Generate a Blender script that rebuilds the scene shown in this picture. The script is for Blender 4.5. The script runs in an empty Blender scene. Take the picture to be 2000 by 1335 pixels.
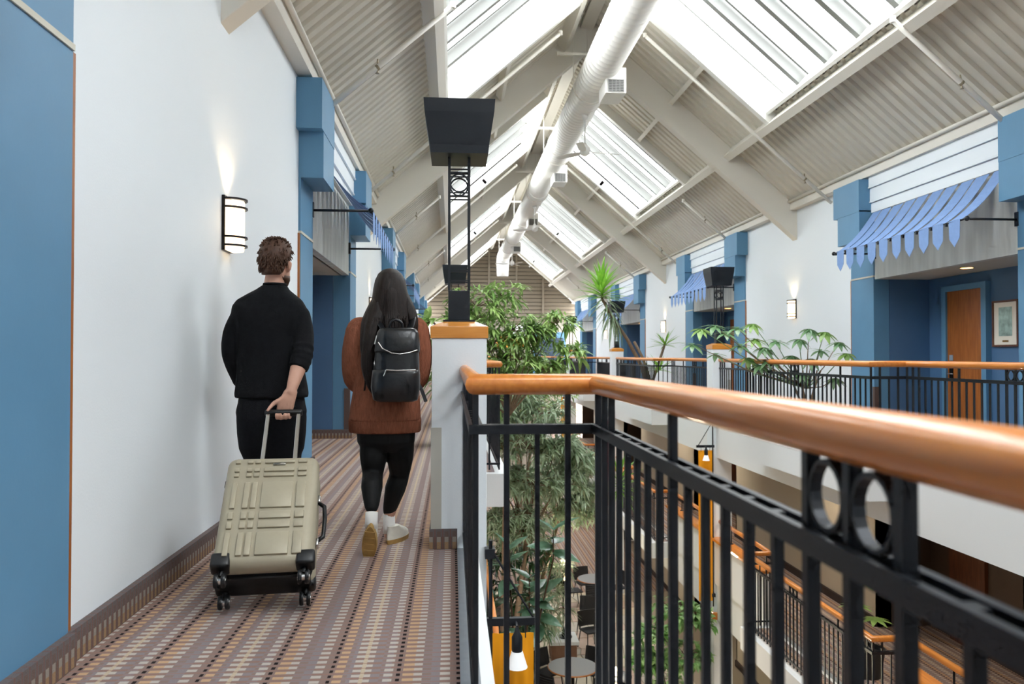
import bpy, bmesh, math, random
from mathutils import Vector, Matrix
R = math.radians
rnd = random.Random(7)
SC = bpy.context.scene
COL = SC.collection

# ---------------------------------------------------------------- camera, world, light, exposure
F_PX = 1556.0
YAW, PITCH = R(4.2635), R(0.9363)
cam_d = bpy.data.cameras.new('camera'); cam = bpy.data.objects.new('camera', cam_d); COL.objects.link(cam)
cam.location = (0, 0, 1.2); cam.rotation_euler = (R(90) + PITCH, 0, -YAW)
cam_d.sensor_width = 36; cam_d.lens = F_PX / 2000 * 36; cam_d.clip_start = 0.02; cam_d.clip_end = 300
cam_d.dof.use_dof = True; cam_d.dof.focus_distance = 4.9; cam_d.dof.aperture_fstop = 4.0
SC.camera = cam
world = bpy.data.worlds.new('overcast_sky'); SC.world = world; world.use_nodes = True
wbg = world.node_tree.nodes['Background']; wbg.inputs[0].default_value = (0.97, 0.985, 1.0, 1); wbg.inputs[1].default_value = 9.0
SC.view_settings.view_transform = 'Standard'; SC.view_settings.look = 'None'; SC.view_settings.gamma = 1.0
SC.view_settings.use_curve_mapping = False
SC.view_settings.exposure = 0.9
SC.cycles.use_denoising = True; SC.cycles.use_adaptive_sampling = True; SC.cycles.adaptive_threshold = 0.04; SC.cycles.adaptive_min_samples = 12
SC.cycles.max_bounces = 8; SC.cycles.diffuse_bounces = 4; SC.cycles.glossy_bounces = 2
SC.cycles.transparent_max_bounces = 12; SC.cycles.caustics_reflective = False; SC.cycles.caustics_refractive = False
SC.cycles.sample_clamp_indirect = 6.0

# building rhythm (metres): bays of P; trusses and columns at T(k), doors and skylights centred on C(k)
P, T0, MID = 9.12, 5.2, 2.45
YN, YF = -13.0, 41.7
T = lambda k: T0 + P * k
C = lambda k: T0 + P * k + 4.9
KS = (-2, -1, 0, 1, 2, 3)
SLOPE = 0.86
deck_z = lambda x: 3.95 + SLOPE * ((x if x <= MID else 2 * MID - x) + 1.5)
for k in KS:      # sky portals in the skylight openings (guide the sky's own light, add none)
    for s in (-1, 1):
        L = bpy.data.lights.new('skylight_portal', 'AREA'); L.shape = 'RECTANGLE'; L.size = 2.75; L.size_y = 4.4
        L.cycles.is_portal = True
        o = bpy.data.objects.new('skylight_portal', L); COL.objects.link(o)
        x = MID + s * 1.63; o.location = (x + s * 0.2, C(k), deck_z(x) + 0.28)
        o.rotation_euler = (0, s * math.atan(SLOPE), 0)

# ---------------------------------------------------------------- materials
def srgb(c):
    if isinstance(c, str):
        c = c.lstrip('#'); c = [int(c[i:i + 2], 16) for i in (0, 2, 4)]
    return tuple(((v / 255) / 12.92 if v / 255 <= 0.04045 else ((v / 255 + 0.055) / 1.055) ** 2.4) for v in c) + (1,)
MATS = {}
def mat(name, col, rough=0.6, metal=0.0, noise=0.0, nscale=8, bump=0.0, bscale=60, stretch=None, spec=0.5, coat=0.0, emit=None, estr=0):
    if name in MATS: return MATS[name]
    m = bpy.data.materials.new(name); m.use_nodes = True; nt = m.node_tree; b = nt.nodes['Principled BSDF']
    c = srgb(col) if not (isinstance(col, tuple) and len(col) == 4) else col
    b.inputs['Base Color'].default_value = c; b.inputs['Roughness'].default_value = rough; b.inputs['Metallic'].default_value = metal
    b.inputs['Specular IOR Level'].default_value = spec; b.inputs['Coat Weight'].default_value = coat
    if noise or bump:
        tc = nt.nodes.new('ShaderNodeTexCoord'); mp = nt.nodes.new('ShaderNodeMapping'); nt.links.new(tc.outputs['Object'], mp.inputs[0])
        if stretch: mp.inputs['Scale'].default_value = stretch
    if noise:
        n = nt.nodes.new('ShaderNodeTexNoise'); n.inputs['Scale'].default_value = nscale; n.inputs['Detail'].default_value = 4
        nt.links.new(mp.outputs[0], n.inputs['Vector'])
        r = nt.nodes.new('ShaderNodeValToRGB')
        r.color_ramp.elements[0].position = 0.3; r.color_ramp.elements[1].position = 0.7
        r.color_ramp.elements[0].color = tuple(v * (1 - noise) for v in c[:3]) + (1,)
        r.color_ramp.elements[1].color = tuple(min(1, v * (1 + noise)) for v in c[:3]) + (1,)
        nt.links.new(n.outputs[0], r.inputs[0]); nt.links.new(r.outputs[0], b.inputs['Base Color'])
    if bump:
        n2 = nt.nodes.new('ShaderNodeTexNoise'); n2.inputs['Scale'].default_value = bscale; n2.inputs['Detail'].default_value = 3
        nt.links.new(mp.outputs[0], n2.inputs['Vector'])
        bp = nt.nodes.new('ShaderNodeBump'); bp.inputs['Strength'].default_value = bump; bp.inputs['Distance'].default_value = 0.01
        nt.links.new(n2.outputs[0], bp.inputs['Height']); nt.links.new(bp.outputs[0], b.inputs['Normal'])
    if emit:
        b.inputs['Emission Color'].default_value = srgb(emit); b.inputs['Emission Strength'].default_value = estr
    MATS[name] = m
    return m
def wood(name, col, dark, axis='Y', rough=0.3, coat=0.3, scale=3.0):
    m = mat(name, col, rough, coat=coat); nt = m.node_tree; b = nt.nodes['Principled BSDF']
    tc = nt.nodes.new('ShaderNodeTexCoord'); mp = nt.nodes.new('ShaderNodeMapping'); nt.links.new(tc.outputs['Object'], mp.inputs[0])
    mp.inputs['Scale'].default_value = {'X': (1, 14, 14), 'Y': (14, 1, 14), 'Z': (14, 14, 1)}[axis]
    n = nt.nodes.new('ShaderNodeTexNoise'); n.inputs['Scale'].default_value = scale; n.inputs['Detail'].default_value = 6; n.inputs['Distortion'].default_value = 0.6
    nt.links.new(mp.outputs[0], n.inputs['Vector'])
    r = nt.nodes.new('ShaderNodeValToRGB'); r.color_ramp.elements[0].position = 0.32; r.color_ramp.elements[1].position = 0.68
    r.color_ramp.elements[0].color = srgb(dark); r.color_ramp.elements[1].color = srgb(col)
    nt.links.new(n.outputs[0], r.inputs[0]); nt.links.new(r.outputs[0], b.inputs['Base Color'])
    return m
def carpet(name, across, along, off, dim=1.0):
    """woven stripes: 'across' picks the stripe, 'along' the pick rows (world axes)"""
    m = bpy.data.materials.new(name); m.use_nodes = True; nt = m.node_tree; b = nt.nodes['Principled BSDF']
    b.inputs['Roughness'].default_value = 0.95; b.inputs['Specular IOR Level'].default_value = 0.1
    N = nt.nodes.new; Lk = nt.links.new
    g = N('ShaderNodeNewGeometry'); sp = N('ShaderNodeSeparateXYZ'); Lk(g.outputs['Position'], sp.inputs[0])
    def M(op, a, bb=None, c=None):
        n = N('ShaderNodeMath'); n.operation = op
        for i, v in enumerate((a, bb, c)):
            if v is None: continue
            if isinstance(v, (int, float)): n.inputs[i].default_value = v
            else: Lk(v, n.inputs[i])
        return n.outputs[0]
    u = M('FRACT', M('DIVIDE', M('SUBTRACT', sp.outputs[across], off), 0.48))
    v = M('FRACT', M('DIVIDE', sp.outputs[along], 0.048))
    mv, gl, lt, og, tn, bk, ru = '#988279', '#978c8c', '#cbc0b5', '#d3ad88', '#cfbca2', '#2c2424', '#a97b6e'
    def ramp(stops):
        r = N('ShaderNodeValToRGB'); cr = r.color_ramp; cr.interpolation = 'CONSTANT'
        while len(cr.elements) < len(stops): cr.elements.new(0.5)
        for e, (p, c) in zip(cr.elements, stops): e.position = p; e.color = tuple(x * dim for x in srgb(c)[:3]) + (1,)
        Lk(u, r.inputs[0]); return r.outputs[0]
    dash = ramp([(0, bk), (.03, mv), (.05, og), (.135, lt), (.2, mv), (.27, gl), (.34, lt), (.42, mv), (.47, bk), (.498, mv), (.515, og), (.585, mv), (.62, gl), (.65, lt), (.715, tn), (.75, lt), (.80, gl), (.87, mv), (.90, lt), (.97, mv)])
    back = ramp([(0, mv), (.03, mv), (.2, gl), (.34, mv), (.5, mv), (.585, gl), (.65, mv), (.715, tn), (.75, mv), (.87, gl), (.95, mv)])
    rowm = M('LESS_THAN', v, 0.5)
    line = M('COMPARE', v, 0.76, 0.09)
    mx = N('ShaderNodeMix'); mx.data_type = 'RGBA'; Lk(rowm, mx.inputs[0]); Lk(back, mx.inputs[6]); Lk(dash, mx.inputs[7])
    mx2 = N('ShaderNodeMix'); mx2.data_type = 'RGBA'; Lk(M('MULTIPLY', line, 0.65), mx2.inputs[0]); Lk(mx.outputs[2], mx2.inputs[6]); mx2.inputs[7].default_value = tuple(x * dim for x in srgb(ru)[:3]) + (1,)
    ns = N('ShaderNodeTexNoise'); ns.inputs['Scale'].default_value = 450; Lk(g.outputs['Position'], ns.inputs['Vector'])
    mx3 = N('ShaderNodeMix'); mx3.data_type = 'RGBA'; mx3.blend_type = 'MULTIPLY'; mx3.inputs[0].default_value = 0.5
    rr = N('ShaderNodeValToRGB'); rr.color_ramp.elements[0].color = (.55, .55, .55, 1); rr.color_ramp.elements[1].color = (1.3, 1.3, 1.3, 1); rr.color_ramp.elements[0].position = .3; rr.color_ramp.elements[1].position = .7
    Lk(ns.outputs[0], rr.inputs[0]); Lk(mx2.outputs[2], mx3.inputs[6]); Lk(rr.outputs[0], mx3.inputs[7]); Lk(mx3.outputs[2], b.inputs['Base Color'])
    bp = N('ShaderNodeBump'); bp.inputs['Strength'].default_value = 0.3; bp.inputs['Distance'].default_value = 0.003; Lk(ns.outputs[0], bp.inputs['Height']); Lk(bp.outputs[0], b.inputs['Normal'])
    MATS[name] = m; return m
WALL = mat('white_paint', '#eaf0f4', 0.55, bump=0.06, bscale=90)
CREAMW = mat('cream_paint', '#eaebea', 0.6, bump=0.05, bscale=90)
BLUE = mat('blue_paint', '#5c8cae', 0.5, noise=0.03, nscale=3, bump=0.04)
BLUED = mat('recess_shade_door_blue', '#4c7096', 0.5, noise=0.03, nscale=3)  # blue darkened to paint in the recess shade; also the far doorways' navy
BEIGE = mat('beige_trim_paint', '#cfcbbb', 0.55)
DECK = mat('roof_deck_paint', '#cfc9bb', 0.5, noise=0.03, nscale=2)
STEEL = mat('steel_beam_paint', '#dcd7cc', 0.45)
FRAMEW = mat('skylight_frame_paint', '#e4e3de', 0.4)
BARM = mat('skylight_bar_paint', '#767672', 0.5)
DUCTM = mat('duct_paint', '#ebe8e1', 0.35)
GREYST = mat('streaked_grey_render', '#d6d8d4', 0.7, noise=0.14, nscale=2.5, stretch=(3, 3, .35))
BLACKM = mat('railing_black_metal', '#23272d', 0.38, metal=0.3)
DARKM = mat('dark_bronze_metal', '#1d1a1a', 0.35, metal=0.5)
WOODR = wood('honey_handrail_wood', '#de8d3b', '#ca752a', 'Y', 0.34, 0.3)
WOODX = wood('honey_wood_cross', '#de8d3b', '#ca752a', 'X', 0.34, 0.3)
WOODC = wood('column_cap_wood', '#e09a45', '#cc8128', 'X', 0.3, 0.4)
WOODD = wood('door_wood', '#b06a2c', '#95531d', 'Z', 0.4, 0.1)
WOODB = wood('brown_wood', '#6d3d20', '#4c2813', 'Z', 0.45, 0.1)
CARPET = carpet('woven_carpet', 'X', 'Y', -0.211, 0.86)
SKIRT = carpet('carpet_skirting', 'Z', 'Y', -.02, 0.5)
SKIRTX = carpet('carpet_skirting_cross', 'Z', 'X', -.02, 0.5)
LEDGE = mat('grey_ledge', '#8d9297', 0.6, noise=0.05, nscale=20)
NETUP = mat('soffit_paint', '#cdc8ba', 0.6)
TAUPE = mat('taupe_wall', '#c9c0ae', 0.6)
GLASS = bpy.data.materials.new('clear_glazing'); GLASS.use_nodes = True
_nt = GLASS.node_tree; _nt.nodes.clear(); _o = _nt.nodes.new('ShaderNodeOutputMaterial'); _m = _nt.nodes.new('ShaderNodeMixShader'); _t = _nt.nodes.new('ShaderNodeBsdfTransparent'); _g = _nt.nodes.new('ShaderNodeBsdfGlossy')
_t.inputs[0].default_value = (.93, .95, .96, 1); _g.inputs['Roughness'].default_value = 0.05; _m.inputs[0].default_value = 0.06
_nt.links.new(_t.outputs[0], _m.inputs[1]); _nt.links.new(_g.outputs[0], _m.inputs[2]); _nt.links.new(_m.outputs[0], _o.inputs[0])

# ---------------------------------------------------------------- mesh building helpers
_fw = Vector((math.sin(YAW) * math.cos(PITCH), math.cos(YAW) * math.cos(PITCH), math.sin(PITCH))); _rt = Vector((math.cos(YAW), -math.sin(YAW), 0)); _up = _rt.cross(_fw)
def wpx(px, py, Y):
    """survey helper: the real-world point at distance Y down the gallery that the photograph shows at (px, py)"""
    d = _fw + _rt * ((px - 1000) / F_PX) + _up * ((667.5 - py) / F_PX); return Vector((0, 0, 1.2)) + d * (Y / d.y)
def tag(o, label=None, cat=None, group=None, kind=None):
    if label: o['label'] = label
    if cat: o['category'] = cat
    if group: o['group'] = group
    if kind: o['kind'] = kind
    return o
def wloc(o):
    v = Vector(o.location)
    while o.parent: o = o.parent; v += Vector(o.location)
    return v
def thing(name, label=None, cat=None, loc=(0, 0, 0), group=None, kind=None):
    o = bpy.data.objects.new(name, None); COL.objects.link(o); o.location = loc; o.empty_display_size = 0.1
    return tag(o, label, cat, group, kind)
class MB:
    """collects world-space geometry; obj() links it as one mesh object"""
    def __init__(s, mir=False): s.v = []; s.f = []; s.mir = mir
    def add(s, vs, fs):
        n = len(s.v); s.v += [tuple(p) for p in vs]; s.f += [tuple(i + n for i in q) for q in fs]; return s
    def box(s, x0, x1, y0, y1, z0, z1):
        if x0 > x1: x0, x1 = x1, x0
        if y0 > y1: y0, y1 = y1, y0
        if z0 > z1: z0, z1 = z1, z0
        return s.add([(x0, y0, z0), (x1, y0, z0), (x1, y1, z0), (x0, y1, z0), (x0, y0, z1), (x1, y0, z1), (x1, y1, z1), (x0, y1, z1)],
                     [(0, 3, 2, 1), (4, 5, 6, 7), (0, 1, 5, 4), (1, 2, 6, 5), (2, 3, 7, 6), (3, 0, 4, 7)])
    def hexa(s, p): return s.add(p, [(0, 3, 2, 1), (4, 5, 6, 7), (0, 1, 5, 4), (1, 2, 6, 5), (2, 3, 7, 6), (3, 0, 4, 7)])
    def bar(s, a, b, w, h, up=(0, 0, 1)):
        """box beam from a to b, w wide, h deep (along up)"""
        a, b = Vector(a), Vector(b); d = (b - a).normalized(); sd = d.cross(Vector(up)).normalized() * (w / 2); u = sd.cross(d).normalized() * (h / 2)
        return s.hexa([a - sd - u, a + sd - u, b + sd - u, b - sd - u, a - sd + u, a + sd + u, b + sd + u, b - sd + u])
    def tube(s, pts, r, n=8, cap=True, flat=1.0, up=None, rot=0.0):
        pts = [Vector(p) for p in pts]; rs = r if isinstance(r, (list, tuple)) else [r] * len(pts); rings = []; prev = None
        for i, p in enumerate(pts):
            d0 = (pts[i] - pts[i - 1]).normalized() if i else None; d1 = (pts[i + 1] - pts[i]).normalized() if i < len(pts) - 1 else None
            t = d1 if d0 is None else d0 if d1 is None else (d0 + d1)
            if t.length < 1e-6: t = d1
            t = t.normalized(); k = 1.0
            if d0 and d1: k = 1 / max(0.5, t.dot(d1))
            u = Vector(up) if up else prev if prev is not None else (Vector((0, 0, 1)) if abs(t.z) < 0.9 else Vector((0, 1, 0)))
            sd = t.cross(u)
            if sd.length < 1e-4: sd = t.cross(Vector((1, 0, 0)))
            sd.normalize(); u2 = sd.cross(t).normalized(); prev = u2
            rr = rs[i]
            kv = k if (d0 and d1 and abs(d0.z) < .3 and abs(d1.z) < .3) else 1.0
            rings.append([p + sd * (math.cos(2 * math.pi * j / n + rot) * rr * kv) + u2 * (math.sin(2 * math.pi * j / n + rot) * rr * flat) for j in range(n)])
        return s.loft(rings, cap)
    def loft(s, rings, cap=True):
        n = len(rings[0]); vs = [p for r in rings for p in r]; fs = []
        for i in range(len(rings) - 1):
            for j in range(n): fs.append((i * n + j, i * n + (j + 1) % n, (i + 1) * n + (j + 1) % n, (i + 1) * n + j))
        if cap: fs.append(tuple(reversed(range(n)))); fs.append(tuple((len(rings) - 1) * n + j for j in range(n)))
        return s.add(vs, fs)
    def lathe(s, c, prof, n=16, axis='Z'):
        rings = []
        for r, h in prof:
            ring = []
            for j in range(n):
                a = 2 * math.pi * j / n; x, y = math.cos(a) * max(r, 1e-4), math.sin(a) * max(r, 1e-4)
                ring.append({'Z': (c[0] + x, c[1] + y, c[2] + h), 'Y': (c[0] + x, c[1] + h, c[2] - y), 'X': (c[0] + h, c[1] + x, c[2] + y)}[axis])
            rings.append(ring)
        return s.loft(rings)
    def prism(s, poly, d):
        """polygon (3-D points) extruded by vector d"""
        d = Vector(d); n = len(poly); vs = [Vector(p) for p in poly] + [Vector(p) + d for p in poly]
        return s.add(vs, [tuple(reversed(range(n))), tuple(range(n, 2 * n))] + [(i, (i + 1) % n, n + (i + 1) % n, n + i) for i in range(n)])
    def ball(s, c, r, n=10, sz=1.0):
        return s.lathe(c, [(r * math.sin(math.pi * i / 6), -r * sz * math.cos(math.pi * i / 6)) for i in range(7)], n)
    def obj(s, name, material, parent=None, smooth=False, bevel=0, local=False, label=None, kind=None, auto=None):
        v, f = s.v, s.f
        if s.mir: v = [(2 * MID - p[0], p[1], p[2]) for p in v]; f = [tuple(reversed(q)) for q in f]
        if parent is not None and not local:
            o0 = wloc(parent); v = [(p[0] - o0.x, p[1] - o0.y, p[2] - o0.z) for p in v]
        me = bpy.data.meshes.new(name); me.from_pydata(v, [], f)
        bm = bmesh.new(); bm.from_mesh(me); bmesh.ops.recalc_face_normals(bm, faces=bm.faces); bm.to_mesh(me); bm.free()
        if material: me.materials.append(material)
        o = bpy.data.objects.new(name, me); COL.objects.link(o)
        if parent is not None: o.parent = parent
        if smooth: me.shade_smooth() if auto is None else me.shade_auto(auto) if hasattr(me, 'shade_auto') else me.shade_smooth()
        if smooth and auto is not None: me.set_sharp_from_angle(angle=auto)
        if bevel:
            md = o.modifiers.new('bevel', 'BEVEL'); md.width = bevel; md.segments = 2; md.limit_method = 'ANGLE'; md.angle_limit = R(40)
        if label: o['label'] = label
        if kind: o['kind'] = kind
        return o
def copy_tree(root, loc=None, rz=None, label=None, parent=None):
    c = root.copy(); COL.objects.link(c); c.parent = parent
    if loc is not None: c.location = loc
    if rz is not None: c.rotation_euler = (0, 0, rz)
    if label: c['label'] = label
    for ch in root.children: copy_tree(ch, parent=c)
    return c
def put(name, src, loc, parent, rot=None, scale=None):
    """copy of a shared mesh as a part"""
    o = bpy.data.objects.new(name, src); COL.objects.link(o); o.parent = parent; o.location = Vector(loc) - wloc(parent)
    if rot: o.rotation_euler = rot
    if scale: o.scale = scale
    return o
ORD = {-1: 'nearest', 0: 'first', 1: 'second', 2: 'third', 3: 'fourth'}
SIDE = {False: "the couple's gallery", True: 'the opposite gallery'}
# ================================================================ STRUCTURE
# left-hand gallery coordinates; mir=True mirrors everything about the atrium axis
ZS = {0: 0.0, 1: -2.9, 2: -5.8}
def gallery_wall(mir):
    side = 'right' if mir else 'left'
    W = thing('wall_' + side, kind='structure', loc=(2 * MID + 1.5 if mir else -1.5, 0, 0))
    BB = thing('baseboard_' + side, kind='structure', loc=(2 * MID + 1.5 if mir else -1.5, 0, 0))
    def part(name, m, fn, **k):
        b = MB(mir); fn(b); return b.obj(name, m, W, **k)
    prev = YN
    for k in KS:
        a, b_ = C(k) - 2.23, C(k) + 2.23; r0, r1 = C(k) - 1.55, C(k) + 1.55
        if k == 3: b_ = min(b_, YF)
        part('wall_panel', WALL, lambda b: b.box(-1.72, -1.5, prev, a, 0, 3.95))
        for e0, e1 in ((a - .03, a), (prev, prev + .03)):
            if e0 > YN + .1: part('wood_strip', WOODD, lambda b: b.box(-1.5, -1.482, e0, e1, .13, 2.385))
        MB(mir).box(-1.5, -1.468, prev, a, 0, .13).obj('skirting_run', SKIRT, BB)
        for (p0, p1, out) in ((a, r0, -1), (r1, b_, 1)):
            part('pilaster', BLUE, lambda b: b.box(-1.72, -1.478, p0, p1, 0, 2.385))
            part('trim_band', BEIGE, lambda b: b.box(-1.72, -1.47, p0, p1, 2.385, 2.41))
            part('upper_pilaster', BLUE, lambda b: b.box(-1.72, -1.478, p0, p1, 2.41, 2.93))
            part('capital', BLUE, lambda b: (b.box(-1.6, -1.26, p0, p1, 2.93, 3.4), b.box(-1.6, -1.255, p0 - (.13 if out < 0 else 0), p1 + (.13 if out > 0 else 0), 3.38, 3.87)))
            part('wall_head', WALL, lambda b: b.box(-1.72, -1.5, p0, p1, 2.93, 3.95))
            MB(mir).box(-1.48, -1.446, p0, p1, 0, .13).obj('skirting_run', SKIRT, BB)
        part('lintel_panel', GREYST, lambda b: b.box(-1.62, -1.5, r0, r1, 2.35, 3.36))
        part('crown_moulding', WALL, lambda b: (b.box(-1.72, -1.45, r0, r1, 3.36, 3.50), b.box(-1.72, -1.42, r0, r1, 3.51, 3.53), b.box(-1.72, -1.43, r0, r1, 3.535, 3.72), b.box(-1.72, -1.40, r0, r1, 3.73, 3.75), b.box(-1.72, -1.41, r0, r1, 3.755, 3.92)))
        # recess
        part('recess_ceiling', NETUP, lambda b: b.box(-2.45, -1.6, r0 - .1, r1 + .1, 2.35, 2.45))
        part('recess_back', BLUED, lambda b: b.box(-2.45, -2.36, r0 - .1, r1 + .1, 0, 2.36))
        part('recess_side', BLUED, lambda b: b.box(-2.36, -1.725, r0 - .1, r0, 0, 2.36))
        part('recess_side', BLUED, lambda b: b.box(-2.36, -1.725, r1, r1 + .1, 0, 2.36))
        part('corner_guard', mat('brown_guard', '#5b4a45', .6), lambda b: b.box(-1.56, -1.476, r1 - .012, r1 + .05, .13, .72))
        MB(mir).box(-2.35, -1.446, r1 - .03, r1, 0, .13).obj('skirting_run', SKIRTX, BB)
        MB(mir).box(-2.35, -2.318, r0, r1 - .03, 0, .13).obj('skirting_run', SKIRT, BB)
        prev = b_
    # storeys below: plain taupe walls with dark door recesses
    for lv in (1, 2):
        z0 = ZS[lv]; z1 = ZS[lv - 1] - .3; prev = YN
        for k in KS:
            r0, r1 = C(k) - 1.55, min(C(k) + 1.55, YF)
            part('lower_wall_panel', TAUPE, lambda b: b.box(-1.72, -1.5, prev, r0, z0, z1))
            part('lower_lintel', TAUPE, lambda b: b.box(-1.72, -1.5, r0, r1, z0 + 2.25, z1))
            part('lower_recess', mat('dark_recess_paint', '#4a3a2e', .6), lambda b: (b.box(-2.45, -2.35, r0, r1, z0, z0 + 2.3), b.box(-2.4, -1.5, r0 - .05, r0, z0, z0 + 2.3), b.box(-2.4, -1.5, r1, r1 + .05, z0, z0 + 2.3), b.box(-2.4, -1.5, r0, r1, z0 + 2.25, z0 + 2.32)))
            MB(mir).box(-1.5, -1.46, prev, r0, z0, z0 + .13).obj('skirting_run', mat('dark_skirting', '#3a2f2c', .8), BB)
            prev = r1
gallery_wall(False); gallery_wall(True)

def slab(mir):
    side = 'right' if mir else 'left'
    for lv in (0, 1):
        z = ZS[lv]
        Fl = thing('floor_%s' % ('gallery_' + side if lv == 0 else 'lower_gallery_' + side), kind='structure', loc=(4.9 if mir else 0, 0, z))
        cx = 0.03
        MB(mir).box(-2.4, cx, YN, YF, z - .3, z).obj('carpet_walk', CARPET, Fl)
        MB(mir).box(cx, .105, YN, YF, z - .3, z + .004).obj('ledge', LEDGE, Fl)
        MB(mir).box(.105, .155, YN, YF, z - .645, z + .004).obj('fascia', CREAMW, Fl)
        MB(mir).box(-1.5, .105, YN, YF, z - .34, z - .3).obj('soffit', NETUP, Fl)
        for k in KS:
            y0, y1 = C(k) - 2.05, C(k) + 1.72
            MB(mir).box(.155, .56, y0, y1, z - .33, z + .002).obj('bay_slab', CREAMW, Fl)
            MB(mir).box(.156, .43, y0 + .12, y1 - .12, z, z + .008).obj('bay_carpet', CARPET, Fl)
            if lv == 1:   # solid parapets either side of the bay, with a wooden ledge
                for p0, p1 in ((T(k) + .1, y0), (y1, T(k + 1) - .23)):
                    MB(mir).box(.1, .2, p0, p1, z, z + .78).obj('parapet', CREAMW, Fl)
                    MB(mir).box(.02, .26, p0, p1, z + .78, z + .83).obj('wood_ledge', WOODR, Fl, bevel=.01)
slab(False); slab(True)

# ground floor of the atrium: flagstones laid one by one where they show
gf = thing('floor_ground', kind='structure', loc=(MID, 16, -5.8))
MB().box(-2.4, 7.3, YN, YF, -6.0, -5.815).obj('mortar_bed', mat('mortar', '#8f8576', .9), gf)
stone = [mat('flagstone_%s' % n, c, .55, noise=.08, nscale=5) for n, c in (('sand', '#c3b39a'), ('pale', '#d6cdb9'), ('grey', '#b3ab9e'), ('rose', '#bfa898'))]
gx = [-.2 + .53 * i for i in range(11)]; gy = [11.5 + .58 * j for j in range(22)]
pt = {(i, j): (gx[i] + rnd.uniform(-.13, .13), gy[j] + rnd.uniform(-.13, .13)) for i in range(11) for j in range(22)}
for i in range(10):
    for j in range(21):
        q = [pt[i, j], pt[i + 1, j], pt[i + 1, j + 1], pt[i, j + 1]]; cx = sum(p[0] for p in q) / 4; cy = sum(p[1] for p in q) / 4
        q = [(cx + (p[0] - cx) * .955, cy + (p[1] - cy) * .955) for p in q]; h = -5.8 + rnd.uniform(-.004, .004)
        MB().prism([(p[0], p[1], -5.83) for p in q], (0, 0, h + 5.83)).obj('flagstone', rnd.choice(stone), gf)
MB().box(-1.5, 6.4, YN, 11.4, -5.82, -5.8).obj('carpet_walk', CARPET, gf)
MB().box(-1.5, 6.4, 23.4, YF, -5.82, -5.8).obj('carpet_walk', CARPET, gf)

# end walls
fw = thing('wall_far', kind='structure', loc=(MID, YF, 0))
MB().box(-2.45, 7.35, YF, YF + .2, -6, 3.0).obj('end_wall', mat('end_wall_paint', '#857d71', .6), fw)
SIDING = mat('gable_siding_paint', '#736858', .55)
MB().prism([(-2.0, YF + .1, 2.95), (6.9, YF + .1, 2.95), (6.9, YF + .1, 3.75), (MID, YF + .1, 7.6), (-2.0, YF + .1, 3.75)], (0, .1, 0)).obj('gable_backing', mat('gable_shadow_gap', '#4a4138', .7), fw)
zz = 3.0
while zz < 7.4:
    hw = min(3.98, (7.6 - zz) / SLOPE)
    MB().hexa([(MID - hw, YF, zz), (MID + hw, YF, zz), (MID + hw, YF + .1, zz), (MID - hw, YF + .1, zz), (MID - hw, YF + .06, zz + .17), (MID + hw, YF + .06, zz + .17), (MID + hw, YF + .1, zz + .17), (MID - hw, YF + .1, zz + .17)]).obj('siding_board', SIDING, fw)
    zz += .2
for x in (MID - 1.9, MID - .55, MID + .9, MID + 2.3): MB().box(x - .05, x + .05, YF - .03, YF, 2.6, deck_z(x) - .1).obj('batten', SIDING, fw)
MB().box(-1.5, 6.4, YF - .05, YF, 2.95, 3.05).obj('cross_rail', SIDING, fw)
MB().box(2.3, 3.9, YF - .12, YF, 1.6, 2.15).obj('wood_panel', WOODC, fw)
MB().box(2.9, 4.1, YF - .1, YF, 2.2, 2.75).obj('pale_panel', CREAMW, fw)
for x0, x1 in ((4.2, 5.95), (-.9, .5)):
    MB().box(x0, x1, YF - .02, YF + .02, 0, 2.4).obj('dark_doorway', BLUED, fw)
    MB().box(x0 + .15, x1 - .15, YF - .035, YF + .01, 0, 2.1).obj('door_leaf', mat('navy_door', '#22303f', .5), fw)
MB().box(-2.45, 7.35, YF - 2.4, YF, -.35, 0).obj('end_landing', CREAMW, fw)
rw = thing('wall_rear', kind='structure', loc=(MID, YN, 0))
MB().box(-2.45, 7.35, YN - .2, YN, -6, 3.95).obj('end_wall', WALL, rw)
MB().prism([(-1.75, YN, 3.95), (6.65, YN, 3.95), (MID, YN, 7.6)], (0, -.2, 0)).obj('gable', DECK, rw)

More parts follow.
